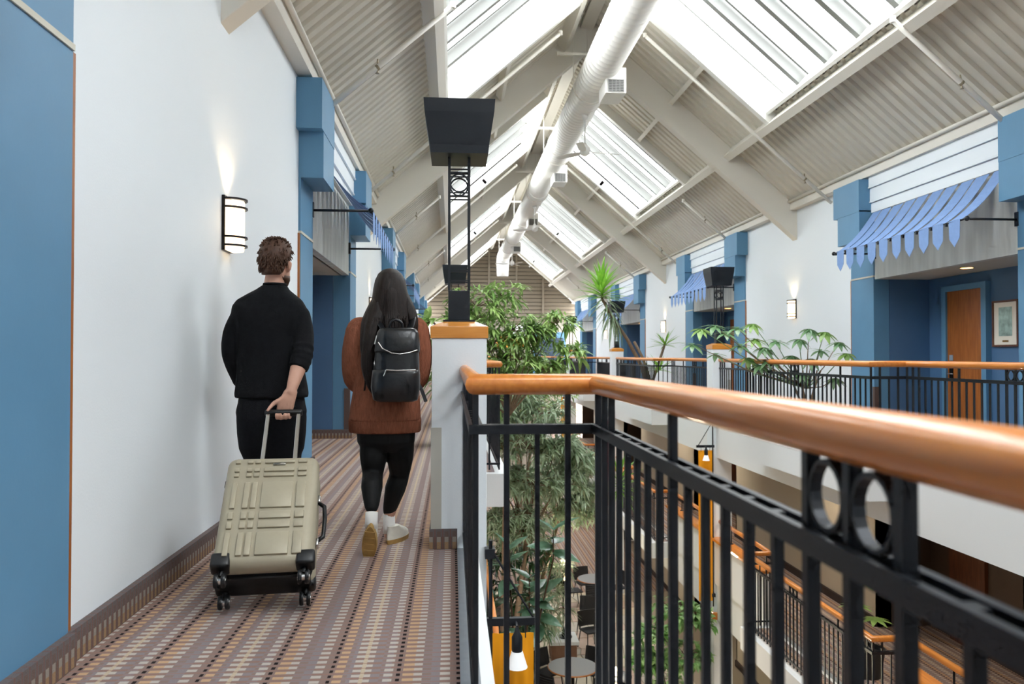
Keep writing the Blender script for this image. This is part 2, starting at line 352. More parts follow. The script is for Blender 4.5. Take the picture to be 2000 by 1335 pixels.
# roof: corrugated deck around the skylight openings
X0, X1, SK0, SK1, SKH = -1.62, MID, -.2, 1.9, 2.2
def deck_strip(b, y0, y1, xa, xb):
    n = max(1, round((y1 - y0) / .2)); w = (y1 - y0) / n; prof = []
    for i in range(n):
        y = y0 + i * w; prof += [(y, 0), (y + .52 * w, 0), (y + .62 * w, .05), (y + .9 * w, .05)]
    prof.append((y1, 0))
    vs = []
    for y, h in prof: vs += [(xa, y, deck_z(xa) + h), (xb, y, deck_z(xb) + h)]
    b.add(vs, [(2 * i, 2 * i + 1, 2 * i + 3, 2 * i + 2) for i in range(len(prof) - 1)])
ce = thing('ceiling', kind='structure', loc=(MID, 0, 7))
win = 0
for mir in (False, True):
    for k in KS:
        ya, yb = max(YN, T(k)), min(YF + .1, T(k + 1)); c0, c1 = C(k) - SKH, C(k) + SKH
        for y0, y1, xa, xb in ((ya, c0, X0, X1), (c1, yb, X0, X1), (c0, c1, X0, SK0), (c0, c1, SK1, X1)):
            b = MB(mir); deck_strip(b, y0, y1, xa, xb); b.obj('deck_panel', DECK, ce)
        # outer skin keeps the daylight out between the ribs
        for y0, y1, xa, xb in ((ya, c0, X0, X1), (c1, yb, X0, X1), (c0, c1, X0, SK0), (c0, c1, SK1, X1)):
            b = MB(mir); b.hexa([(xa, y0, deck_z(xa) + .09), (xb, y0, deck_z(xb) + .09), (xb, y1, deck_z(xb) + .09), (xa, y1, deck_z(xa) + .09), (xa, y0, deck_z(xa) + .14), (xb, y0, deck_z(xb) + .14), (xb, y1, deck_z(xb) + .14), (xa, y1, deck_z(xa) + .14)]); b.obj('roof_skin', DECK, ce)
        up = (-SLOPE / math.hypot(1, SLOPE), 0, 1 / math.hypot(1, SLOPE))
        # purlins and short ties
        for xx, hh in ((SK0 - .07, .26), (SK1 + .07, .2)):
            b = MB(mir); b.bar((xx, ya, deck_z(xx) - .04), (xx, yb, deck_z(xx) - .04), .13, hh + .12, up); b.obj('purlin', STEEL, ce)
        for y0, y1 in ((ya, c0), (c1, yb)):
            b = MB(mir); b.bar((.85, y0, deck_z(.85) - .09), (.85, y1, deck_z(.85) - .09), .08, .14, up); b.obj('tie_beam', STEEL, ce)
        b = MB(mir); b.box(-1.75, -1.36, ya, yb, 3.9, 4.06); b.obj('eave_beam', STEEL, ce)
        b = MB(mir); b.tube([(-1.33, ya, 4.05), (-1.33, yb, 4.05)], .028, 8); b.obj('eave_conduit', STEEL, ce, smooth=True)
        b = MB(mir); b.box(-1.75, -1.6, ya, yb, 4.0, 4.3); b.obj('eave_closure', STEEL, ce)
        # skylight
        win += 1
        Wn = thing('window_%d' % win, kind='structure', loc=(2 * MID - .85 if mir else .85, C(k), deck_z(.85)))
        for y in (c0 - .06, c1 + .06):
            b = MB(mir); b.bar((SK0 - .1, y, deck_z(SK0 - .1) + .04), (SK1 + .1, y, deck_z(SK1 + .1) + .04), .12, .42, (0, 0, 1)); b.obj('side_curb', FRAMEW, Wn)
        for xx in (SK0, SK1):
            b = MB(mir); b.bar((xx, c0, deck_z(xx) + .1), (xx, c1, deck_z(xx) + .1), .05, .34, up); b.obj('end_curb', FRAMEW, Wn)
        n = 5; w = 2 * SKH / n; off = Vector(up) * .22
        for i in range(1, n):
            y = c0 + i * w
            b = MB(mir); b.bar(Vector((SK0, y, deck_z(SK0))) + off, Vector((SK1, y, deck_z(SK1))) + off, .1, .2, up); b.obj('glazing_bar', BARM, Wn)
        for i in range(n):
            for dy in (.14, w - .14):
                y = c0 + i * w + dy
                b = MB(mir); b.bar(Vector((SK0, y, deck_z(SK0))) + off * 1.3, Vector((SK1, y, deck_z(SK1))) + off * 1.25, .045, .05, up); b.obj('glazing_bead', BARM, Wn)
            y0, y1 = c0 + i * w + .04, c0 + (i + 1) * w - .04; o2 = Vector(up) * .3; o3 = Vector(up) * .31
            A = [Vector((SK0, y0, deck_z(SK0))), Vector((SK1, y0, deck_z(SK1))), Vector((SK1, y1, deck_z(SK1))), Vector((SK0, y1, deck_z(SK0)))]
            b = MB(mir); b.hexa([p + o2 for p in A] + [p + o3 for p in A]); b.obj('pane', GLASS, Wn)
MB().box(MID - .12, MID + .12, YN, YF, 7.18, 7.36).obj('ridge_beam', STEEL, ce)
for k in range(-1, 4):
    y = T(k) + .15
    tr = tag(thing('roof_truss', kind='structure', loc=(MID, y, 6.8)))
    for mir in (False, True):
        b = MB(mir); b.hexa([(-1.62, y - .1, deck_z(-1.62) - .6), (MID, y - .1, deck_z(MID) - .6), (MID, y + .1, deck_z(MID) - .6), (-1.62, y + .1, deck_z(-1.62) - .6), (-1.62, y - .1, deck_z(-1.62) + .03), (MID, y - .1, deck_z(MID) + .03), (MID, y + .1, deck_z(MID) + .03), (-1.62, y + .1, deck_z(-1.62) + .03)])
        b.obj('rafter', STEEL, tr, bevel=.008)

# columns at the gallery edges
for mir in (False, True):
    for k in range(-1, 4):
        y0, y1 = T(k) - .23, T(k) + .11
        co = thing('column', kind='structure', loc=(4.86 if mir else .04, T(k) - .06, -5.8))
        MB(mir).box(-.13, .212, y0, y1, -5.8, 1.305).obj('shaft', WALL, co, bevel=.004)
        b = MB(mir); b.box(-.138, .222, y0 - .008, y1 + .008, 1.305, 1.378)
        b.hexa([(-.138, y0 - .008, 1.378), (.222, y0 - .008, 1.378), (.222, y1 + .008, 1.378), (-.138, y1 + .008, 1.378), (-.06, y0 + .07, 1.41), (.145, y0 + .07, 1.41), (.145, y1 - .07, 1.41), (-.06, y1 - .07, 1.41)])
        b.obj('wood_cap', WOODC, co, bevel=.003)
        b = MB(mir); b.box(-.142, .03, y0 - .012, y0 + .001, 0, .125); b.box(-.142, -.129, y0 + .001, y1 + .012, 0, .125); b.box(-.129, .03, y1, y1 + .012, 0, .125); b.obj('carpet_skirting', SKIRTX, co)
        b = MB(mir); b.box(-.134, -.068, y0 - .004, y0, .125, .75); b.box(-.134, -.13, y0, y0 + .065, .125, .75); b.obj('corner_guard', mat('stone_guard', '#bfbcb2', .6), co)
        b = MB(mir); b.box(-.16, .24, y0 - .03, y1 + .03, -3.55, -3.42); b.obj('wood_band', WOODX, co, bevel=.01)
# ================================================================ RAILINGS
BAL_LEN = 0.79
bal_me = MB().box(-.0075, .0075, -.0075, .0075, 0, BAL_LEN).obj('tmp', BLACKM).data
post_me = MB().box(-.009, .009, -.009, .009, 0, .965).obj('tmp', BLACKM).data
def ring_mesh(ax):
    b = MB(); n = 20
    prof = [(.04, -.008), (.0465, -.008), (.0465, .008), (.04, .008)]
    rings = []
    for j in range(n):
        a = 2 * math.pi * j / n
        ring = []
        for r, h in prof: ring.append((math.cos(a) * r, h, math.sin(a) * r) if ax == 'X' else (h, math.cos(a) * r, math.sin(a) * r))
        rings.append(ring)
    vs = [p for r in rings for p in r]; fs = []
    for i in range(n):
        for j in range(4): fs.append((i * 4 + j, i * 4 + (j + 1) % 4, ((i + 1) % n) * 4 + (j + 1) % 4, ((i + 1) % n) * 4 + j))
    b.add(vs, fs); return b.obj('tmp', BLACKM).data
ringX, ringY = ring_mesh('X'), ring_mesh('Y')
for o in [o for o in COL.objects if o.name.startswith('tmp')]: bpy.data.objects.remove(o)
def railing(path, z, label, mir=False, detail=True, group=None, name='railing'):
    M = (lambda p: (2 * MID - p[0], p[1])) if mir else (lambda p: p)
    path = [M(p) for p in path]
    rl = thing(name, label, 'railing', (path[0][0], path[0][1], z), group)
    cx = [(p[0], p[1], z + 1.105) for p in path]
    MB().tube(cx, .0345, 14).obj('handrail', WOODR, rl, smooth=True, auto=R(50))
    # twin flat bars carry the balusters at mid height; one bar near the floor
    for dz in (0,):
        for s in (-1, 1):
            b = MB()
            for a, c in zip(path, path[1:]):
                d = Vector((c[0] - a[0], c[1] - a[1], 0)).normalized(); nrm = Vector((-d.y, d.x, 0)) * .0165 * s
                b.bar(Vector((*a, z + .96)) + nrm - d * .02, Vector((*c, z + .96)) + nrm + d * .02, .012, .03)
            b.obj('mid_rail', BLACKM, rl)
    b = MB()
    for a, c in zip(path, path[1:]): b.bar((*a, z + .09), (*c, z + .09), .024, .02)
    b.obj('bottom_rail', BLACKM, rl)
    many = MB(); idx = 0
    for si, (a, c) in enumerate(zip(path, path[1:])):
        L = math.hypot(c[0] - a[0], c[1] - a[1]); n = max(1, round(L / .111)); along_y = abs(c[1] - a[1]) > abs(c[0] - a[0])
        for i in range(n + 1):
            if si and i == 0: continue
            t = i / n; x, y = a[0] + (c[0] - a[0]) * t, a[1] + (c[1] - a[1]) * t
            j = n - i
            full = (j % 6 == 2 or i in (0, n) or j == 1 and L > 2) if along_y else (i % 2 == 1 or i in (0, n))
            q = j % 18 if along_y and L > 2.4 else -1
            ringy = q in (14, 15); full = full or q in (14, 15, 16)
            if detail:
                put('baluster', bal_me, (x, y, z + .03 if not full else z + .03), rl, scale=(1, 1, .935 / BAL_LEN))
                if full: put('rail_post', post_me, (x, y, z + .11), rl, scale=(1, 1, 1))
                if ringy and i > 0:
                    t2 = (i - .5) / n; put('ornament_ring', ringY, (a[0] + (c[0] - a[0]) * t2, a[1] + (c[1] - a[1]) * t2, z + 1.023), rl)
                if i + 1 <= n and idx % 1 == 0: many.box(x - .016, x + .016, y - .012, y + .012, z + .948, z + .972)
            else:
                many.box(x - .009, x + .009, y - .009, y + .009, z + .03, z + (1.07 if full else .96))
    if detail: many.obj('spacer_block', BLACKM, rl, kind='stuff')
    else: many.obj('balusters', BLACKM, rl, kind='stuff')
    return rl
def rail_path(k, y0=None, y1=None):
    c0, c1 = C(k) - 1.95, C(k) + 1.605
    return [(.075, T(k) + .11 if y0 is None else y0), (.075, c0), (.475, c0), (.475, c1), (.075, c1), (.075, T(k + 1) - .23 if y1 is None else y1)]
railing(rail_path(-1), 0, 'black metal balcony railing with honey wood handrail closest to the viewer, beside white column')
railing(rail_path(0), 0, 'black railing with wood handrail beyond the nearest white column, same gallery as the couple')
railing(rail_path(1), 0, 'distant railing on the couple\'s gallery, between second and third columns', detail=False)
railing(rail_path(2), 0, 'farthest railing on the couple\'s gallery, before the end landing', detail=False)
railing(rail_path(-1), 0, 'railing across the atrium before its first column, at the picture\'s edge', True, False)
railing(rail_path(0), 0, 'railing across the atrium in front of the blue recess with framed picture', True)
railing(rail_path(1), 0, 'railing across the atrium between its first and second white columns', True)
railing(rail_path(2), 0, 'railing across the atrium between its second and third white columns', True, False)
railing(rail_path(3, y1=YF - 2.5), 0, 'farthest railing across the atrium, beyond its third white column', True, False)
railing([(.16, YF - 2.38), (4.74, YF - 2.38)], 0, 'railing along the landing at the far end of the atrium', detail=False)
# storey below
def lower_rail(k, mir, label, detail):
    z = ZS[1]; c0, c1 = C(k) - 1.95, C(k) + 1.66
    railing([(.075, c0), (.475, c0), (.475, c1), (.075, c1)], z, label, mir, detail, 'bay railings of the storey below', 'bay_railing')
    for i, (a, b_) in enumerate(((T(k) + .11, c0 - .08), (c1 + .08, T(k + 1) - .23))):
        if b_ < 2: continue
        g = thing('parapet_handrail', ('wood handrail above white parapet one storey down, %s the %s bay %s' % ('before' if i == 0 else 'beyond', ORD[k], 'opposite' if mir else 'below the couple')), 'handrail', (4.815 if mir else .085, a, z + .83), 'parapet handrails of the storey below')
        MB(mir).tube([(.085, a, z + 1.098), (.085, b_, z + 1.098)], .036, 10).obj('handrail', WOODR, g, smooth=True)
        n = max(2, round((b_ - a) / 1.2))
        for j in range(n):
            y = a + (b_ - a) * (j + .5) / n
            MB(mir).lathe((.085, y, z + .83), [(.04, 0), (.04, .008), (.011, .02), (.011, .23)], 10).obj('stanchion', BLACKM, g)
for k in (0, 1, 2): lower_rail(k, True, 'black bay railing one storey below across the atrium, %s from the viewer' % ORD[k], k < 2)
for k in (0, 1): lower_rail(k, False, 'black bay railing one storey below the couple, %s from the viewer' % ORD[k], False)

# ================================================================ UPLIGHT TOWERS ON THE COLUMNS
WARM = mat('warm_lamp', '#ffd9a0', .5, emit='#ffcf90', estr=6)
def uplight():
    u = thing('uplight_tower', cat='lamp')
    MB().box(-.1, .1, -.1, .1, 0, .012).obj('base_plate', BLACKM, u, local=True)
    MB().box(-.069, .069, -.069, .069, .012, .2).obj('base_box', BLACKM, u, local=True, bevel=.003)
    for sx in (-1, 1):
        for sy in (-1, 1): MB().box(sx * .063 - .008, sx * .063 + .008, sy * .063 - .008, sy * .063 + .008, .2, 1.07).obj('post', BLACKM, u, local=True)
    for z in (.26, .33, .8, .82, .95, .97):
        b = MB()
        for s in (-1, 1): b.box(-.063, .063, s * .063 - .005, s * .063 + .005, z, z + .008); b.box(s * .063 - .005, s * .063 + .005, -.063, .063, z, z + .008)
        b.obj('cross_bar', BLACKM, u, local=True)
    for s in (-1, 1):
        for q in (ringX, ringY):
            o = bpy.data.objects.new('ornament_ring', q); COL.objects.link(o); o.parent = u; o.location = (0, s * .063, .887) if q is ringX else (s * .063, 0, .887); o.scale = (1.3, 1, 1.3) if q is ringX else (1, 1.3, 1.3)
    # flared tray, open at the top
    b = MB(); a0, a1, t = .18, .222, .008
    out = [[(-a, -a, z), (a, -a, z), (a, a, z), (-a, a, z)] for a, z in ((a0, 1.05), (a0 + .005, 1.1), (a1 - .006, 1.3), (a1, 1.38))]
    inn = [[(-a, -a, z), (a, -a, z), (a, a, z), (-a, a, z)] for a, z in ((a1 - t, 1.38), (a1 - .006 - t, 1.3), (a0 - t, 1.11), (a0 * .6, 1.075))]
    b.loft(out + inn); b.obj('tray_shade', BLACKM, u, local=True)
    MB().lathe((0, 0, 1.08), [(.05, 0), (.05, .05), (.02, .1)], 10).obj('lamp_bulb', WARM, u, local=True)
    return u
U0 = uplight(); first = True
for mir in (False, True):
    for k in range(0, 4):
        if not mir and k > 1: continue
        lab = ('black lattice uplight tower with flared tray on the %s white column, %s' % ({0: 'nearest', 1: 'second', 2: 'third', 3: 'fourth'}[k], SIDE[mir])) if not (mir and k == 0) else 'black lattice uplight tower on the column across the atrium nearest the viewer'
        if mir and k == 0: continue
        u = U0 if first else copy_tree(U0); first = False
        u.location = (4.86 if mir else .041, T(k) - .06, 1.41); u['label'] = lab; u['group'] = 'uplight towers on the columns'

# ================================================================ WALL SCONCES
SGL = mat('sconce_glass', '#fff2dc', .4, emit='#ffe0b5', estr=1.6)
def sconce():
    s = thing('wall_sconce', cat='sconce')      # wall plane x=0, sticks out along +x, centred on z
    MB().box(0, .02, -.105, .105, -.18, .18).obj('back_plate', DARKM, s, local=True, bevel=.003)
    b = MB(); n = 10; ring = lambda r, z: [(.018 + r * 1.1 * math.sin(math.pi * j / n), r * math.cos(math.pi * j / n), z) for j in range(n + 1)]
    b.loft([ring(.092, -.15), ring(.092, .15)]); b.obj('glass_shade', SGL, s, local=True, smooth=True, auto=R(40))
    b = MB(); b.loft([ring(.088, -.178), ring(.09, -.15)]); b.obj('bottom_diffuser', SGL, s, local=True, smooth=True, auto=R(40))
    for z in (.16, .105, -.09, -.145):
        p = [(.018 + .104 * 1.1 * math.sin(math.pi * j / n), .104 * math.cos(math.pi * j / n), z) for j in range(n + 1)]
        MB().tube(p, .009, 4, rot=math.pi / 4).obj('hoop', DARKM, s, local=True)
    return s
S0 = sconce(); first = True
for mir in (False, True):
    for k in range(0, 4):
        s = S0 if first else copy_tree(S0); first = False
        y = T(k) + .2
        s.location = (2 * MID + 1.5 if mir else -1.5, y, 2.065)
        if mir: s.rotation_euler = (0, 0, math.pi)
        s['label'] = 'dark framed cream glass sconce, %s along the white wall of %s' % ({0: 'nearest', 1: 'second', 2: 'third', 3: 'fourth'}[k], SIDE[mir]); s['group'] = 'wall sconces'
        if k < 3:
            L = bpy.data.lights.new('sconce_glow', 'SPOT'); L.energy = 6; L.color = (1, .72, .42); L.spot_size = R(110); L.spot_blend = .6; L.shadow_soft_size = .05
            o = bpy.data.objects.new('sconce_glow', L); COL.objects.link(o); o.location = ((2 * MID + 1.5 - .075) if mir else -1.425, y, 2.24); o.rotation_euler = (math.pi, 0, 0)

# ================================================================ AWNINGS
FAB = mat('blue_awning_fabric', '#7896c6', .8, noise=.05, nscale=30)
def awning_profile(): 
    pts = []
    for i in range(9):
        t = i / 8; x = -1.43 + t * .56; z = 3.34 - .6 * t - .07 * math.sin(math.pi * t)
        pts.append((x, z))
    return pts
STRIPN = 10
def strip_mesh():
    b = MB(); w = .122; th = .003; pr = awning_profile()
    rings = [[(x, -w, z), (x, w, z), (x + .002, w, z + th), (x + .002, -w, z + th)] for x, z in pr]
    b.loft(rings)
    x = pr[-1][0] + .012; z = pr[-1][1]
    b.prism([(x, -w * .86, z + .01), (x, w * .86, z + .01), (x, w * .8, z - .2), (x, 0, z - .3), (x, -w * .8, z - .2)], (th, 0, 0))
    return b.obj('tmp', FAB).data
strip_me = strip_mesh(); bpy.data.objects.remove(bpy.data.objects['tmp'])
for mir in (False, True):
    for k in KS:
        if k == -2 or k == -1 and mir: continue
        y0, y1 = C(k) - 1.5, min(C(k) + 1.5, YF)
        if k == 3: pass
        sg = -1 if mir else 1
        ox = 2 * MID if mir else 0
        A = thing('awning', 'blue fabric strip awning over the %s door recess of %s' % ({-1: 'nearest', 0: 'first', 1: 'second', 2: 'third', 3: 'farthest'}[k], SIDE[mir]), 'awning', (ox + sg * -1.45, C(k), 2.74), 'awnings over the door recesses')
        MB(mir).tube([(-.866, y0 - .06, 2.735), (-.866, y1 + .06, 2.735)], .011, 8).obj('rod', BLACKM, A, smooth=True)
        for y in (y0 - .07, y1 + .07): MB(mir).ball((-.866, y, 2.735), .03).obj('finial', BLACKM, A, smooth=True)
        for y in (y0 - .04, y1 + .04):
            MB(mir).tube([(-1.49, y, 2.735), (-.866, y, 2.735)], .014, 8).obj('arm', BLACKM, A, smooth=True)
            MB(mir).box(-1.5, -1.47, y - .03, y + .03, 2.66, 2.82).obj('wall_bracket', BLACKM, A)
        pitch = (y1 - y0) / STRIPN
        for i in range(STRIPN):
            y = y0 + (i + .5) * pitch
            o = put('fabric_strip', strip_me, (ox, y, rnd.uniform(-.004, .004)), A, rot=(0, 0, rnd.uniform(-.012, .012)), scale=(sg, 1, 1))
            MB(mir).box(-.875, -.85, y + pitch / 2 - .012, y + pitch / 2 + .012, 2.7, 2.745).obj('clip', BLACKM, A)

# ================================================================ DOORS, PICTURE AND DOWNLIGHTS IN THE RECESSES
CANL = mat('downlight_lens', '#ffd7a0', .5, emit='#ffb766', estr=5)
nd = 0
for mir in (False, True):
    for k in KS:
        nd += 1
        d0, d1 = C(k) + .25, C(k) + 1.03
        D = thing('door_%d' % nd, kind='structure', loc=(2 * MID + 2.35 if mir else -2.35, (d0 + d1) / 2, 0))
        MB(mir).box(-2.345, -2.31, d0, d1, .01, 2.12).obj('door_leaf', WOODD, D)
        b = MB(mir); b.box(-2.36, -2.28, d0 - .1, d0, 0, 2.2); b.box(-2.36, -2.28, d1, d1 + .1, 0, 2.2); b.box(-2.36, -2.28, d0, d1, 2.12, 2.2); b.obj('door_frame', BLUE, D)
        MB(mir).box(-2.31, -2.298, d1 - .13, d1 - .05, .86, 1.1).obj('lock_plate', DARKM, D)
        b = MB(mir); b.tube([(-2.3, d1 - .09, .93), (-2.25, d1 - .09, .93), (-2.25, d1 - .2, .93)], .009, 6); b.obj('handle', mat('satin_metal', '#9a9a9c', .3, metal=.9), D, smooth=True)
        MB(mir).box(-2.31, -2.3, d1 - .13, d1 - .05, 1.12, 1.2).obj('card_slot', mat('grey_plastic', '#8e9aa8', .4), D)
        if k >= 0:
            dl = thing('recessed_downlight', 'warm recessed downlight in the ceiling of the %s door recess, %s' % ({0: 'first', 1: 'second', 2: 'third', 3: 'farthest'}[k], SIDE[mir]), 'downlight', (2 * MID + 1.85 if mir else -1.85, C(k) - .1, 2.34), 'recessed downlights')
            MB(mir).lathe((-1.85, C(k) - .1, 2.345), [(.1, -.002), (.1, .006), (.075, .006), (.075, -.002)], 20).obj('trim_ring', BEIGE, dl)
            MB(mir).lathe((-1.85, C(k) - .1, 2.343), [(.074, -.001), (.074, .004)], 20).obj('lens', CANL, dl)
        for lv in (1, 2):
            z = ZS[lv]
            if k < 0: continue
            MB(mir).box(-2.35, -2.3, d0, d1, z, z + 2.1).obj('lower_door_leaf', WOODB, D)
# added warm fill lights under the gallery slabs, to brighten the lower storeys
for mir in (False, True):
    for k in (0, 1, 2):
        for lv in (1, 2):
            for dy in (-1.2, 2.6):
                x, y, z = -.75, C(k) + dy, ZS[lv - 1] - .34
                g = thing('soffit_fill_light', 'added soffit fill light, storey %s, %s the %s bay of %s' % ('below' if lv == 1 else 'at ground level', 'before' if dy < 0 else 'beyond', ORD[k], SIDE[mir]), 'ceiling light', (2 * MID - x if mir else x, y, z), 'added fill lights of the lower storeys')
                MB(mir).lathe((x, y, z), [(.12, 0), (.12, -.012), (.09, -.014), (.09, 0)], 18).obj('trim_ring', BEIGE, g)
                MB(mir).lathe((x, y, z), [(.088, -.006), (.088, 0)], 18).obj('lens', CANL, g)
                L = bpy.data.lights.new('soffit_fill_glow', 'SPOT'); L.energy = 55; L.color = (1, .86, .68); L.spot_size = R(150); L.spot_blend = .8; L.shadow_soft_size = .09
                o = bpy.data.objects.new('soffit_fill_glow', L); COL.objects.link(o); o.location = (2 * MID - x if mir else x, y, z - .03)
PRINT = mat('pale_teal_print', '#9db8b0', .6, noise=.45, nscale=9)
def picture(mir, k):
    y0, y1, z0, z1 = C(k) - .4, C(k) + .09, 1.31, 1.92
    p = thing('framed_picture', 'framed pale teal print with cream mat hanging beside the wooden door across the atrium', 'picture', (2 * MID + 2.35 if mir else -2.35, (y0 + y1) / 2, z0))
    b = MB(mir)
    for a0, a1, c0, c1 in ((y0, y1, z0, z0 + .025), (y0, y1, z1 - .025, z1), (y0, y0 + .025, z0 + .025, z1 - .025), (y1 - .025, y1, z0 + .025, z1 - .025)): b.box(-2.35, -2.325, a0, a1, c0, c1)
    b.obj('frame', WOODB, p)
    MB(mir).box(-2.35, -2.338, y0 + .025, y1 - .025, z0 + .025, z1 - .025).obj('mat_board', mat('cream_mat', '#e9e4d6', .8), p)
    MB(mir).box(-2.339, -2.335, y0 + .12, y1 - .12, z0 + .14, z1 - .09).obj('print', PRINT, p)
    MB(mir).box(-2.339, -2.334, (y0 + y1) / 2 - .055, (y0 + y1) / 2 + .055, z0 + .06, z0 + .085).obj('plaque', mat('brass_plaque', '#8a6b3c', .4, metal=.6), p)
picture(True, 0)

# ================================================================ ROOF SERVICES
dz, dr = 5.97, .295
du = thing('ventilation_duct', 'long round white air duct hanging under the roof ridge', 'duct', (MID, 17, dz))
prof = []; y = YN
while y < 38.2:
    prof += [(dr, y), (dr, y + .13), (dr + .005, y + .14), (dr + .005, y + .155)]; y += .165
prof += [(dr, 38.2)]
MB().lathe((MID, 0, dz), prof, 28, 'Y').obj('duct_run', DUCTM, du, smooth=True, auto=R(50))
for y in (4.2, 9.4, 17.8, 22.6, 29, 35): MB().lathe((MID, y, dz), [(dr + .004, -.03), (dr + .02, -.03), (dr + .02, .03), (dr + .004, .03)], 28, 'Y').obj('joint_band', DUCTM, du, smooth=True, auto=R(50))
MB().tube([(MID, 38.1, dz), (MID, 38.7, dz - .05), (MID, 39.0, dz - .35), (MID, 39.05, dz - .9)], [.31, .31, .3, .28], 20).obj('end_elbow', DUCTM, du, smooth=True)
for y in (13.0, 19.7, 26.3, 33.0):
    v = MB().box(MID + .02, MID + .36, y - .3, y + .3, dz - .52, dz - .1).obj('outlet_box', DUCTM, du, bevel=.01)
    b = MB(); x0, x1, z0, z1 = MID + .06, MID + .32, dz - .5, dz - .3
    b.box(x0, x1, y - .312, y - .3, z0, z1); b.obj('outlet_back', mat('grille_dark', '#4b4a47', .5), v)
    b = MB()
    for i in range(8): b.box(x0, x1, y - .322, y - .312, z0 + i * .0265, z0 + i * .0265 + .01)
    for i in range(5): b.box(x0 + i * .062, x0 + i * .062 + .008, y - .324, y - .312, z0, z1)
    b.obj('outlet_grille', mat('grille_grey', '#8b8a86', .5), v)
for y in (3, 9.4, 13.9, 18.5, 23.0, 27.5, 32.0, 36.5):
    h = MB()
    h.tube([(MID + (dr + .03) * math.cos(a), y, dz + (dr + .03) * math.sin(a)) for a in [math.pi + math.pi * i / 12 for i in range(13)]], .012, 6)
    for s in (-1, 1): h.tube([(MID + s * (dr + .03), y, dz), (MID + s * (dr + .03), y, deck_z(MID + s * .34) - .02)], .008, 6)
    h.obj('hanger', STEEL, du)
    MB().bar((MID - .62, y, dz + .55), (MID + .62, y, dz + .55), .05, .05).obj('hanger_rail', STEEL, du)
FANW = mat('fan_white', '#eceae5', .4)
def fan():
    f = thing('ceiling_fan', cat='fan')
    MB().tube([(0, 0, .62), (0, 0, .08)], .014, 8).obj('down_rod', FANW, f, local=True)
    MB().lathe((0, 0, .66), [(.02, -.1), (.06, -.05), (.065, 0)], 14).obj('canopy', FANW, f, local=True, smooth=True)
    MB().lathe((0, 0, 0), [(.03, -.1), (.085, -.07), (.1, -.01), (.09, .05), (.045, .1), (.02, .14)], 18).obj('motor', FANW, f, local=True, smooth=True)
    for i in range(3):
        a = R(12 + 120 * i); b = MB(); d = Vector((math.cos(a), math.sin(a), 0)); n = Vector((-math.sin(a), math.cos(a), .22)); n.normalize(); u = d.cross(n) * .008
        p = [d * .08 - n * .03, d * .25 - n * .08, d * .66 - n * .065, d * .7, d * .66 + n * .065, d * .25 + n * .06, d * .08 + n * .03]
        b.prism([q + Vector((0, 0, -.03)) for q in p], u); b.obj('blade', FANW, f, local=True)
    return f
F0 = fan()
for i, k in enumerate((1, 2, 3)):
    f = F0 if i == 0 else copy_tree(F0); f.location = (MID, T(k) + .3, 5.0); f.rotation_euler = (0, 0, R(25 * i)); f['group'] = 'ceiling fans under the duct'
    f['label'] = 'white three-blade ceiling fan hanging below the duct, %s from the viewer' % ('nearest', 'middle one', 'farthest')[i]
PIPE = mat('sprinkler_pipe_paint', '#f0ece2', .45)
def sprinkler(mir, y, xt, label, heads):
    s = thing('sprinkler_pipe', label, 'pipe', (2 * MID + 1.4 if mir else -1.4, y, 3.9), 'sprinkler pipes under the roof')
    zz = lambda x: deck_z(x) - .3
    MB(mir).tube([(-1.4, y, zz(-1.4)), (xt, y, zz(xt))], .03, 8).obj('pipe', PIPE, s, smooth=True)
    MB(mir).lathe((xt, y, zz(xt)), [(.034, -.03), (.034, .04)], 10).obj('end_cap', PIPE, s)
    for x in heads:
        b = MB(mir); b.ball((x, y, zz(x)), .034); b.tube([(x, y, zz(x)), (x, y, zz(x) - .06)], .01, 6); b.lathe((x, y, zz(x) - .065), [(.022, 0), (.022, .005)], 10); b.tube([(x, y, zz(x)), (x, y + .03, zz(x) + .1)], .01, 6); b.obj('sprinkler_head', mat('brass_head', '#9a8f78', .4, metal=.5), s)
for mir in (False, True):
    for k in KS:
        if k < 0: continue
        for j, (dy, xt) in enumerate(((-1.6, -.3 if k else .0), (2.72, 1.75))):
            sprinkler(mir, C(k) + dy, xt, 'cream sprinkler pipe %s the %s skylight on %s slope' % ('crossing below' if j == 0 else 'just beyond', {0: 'nearest', 1: 'second', 2: 'third', 3: 'farthest'}[k], 'the far-side' if mir else 'the couple\'s side'), (-.95,) if j else (-.8,))

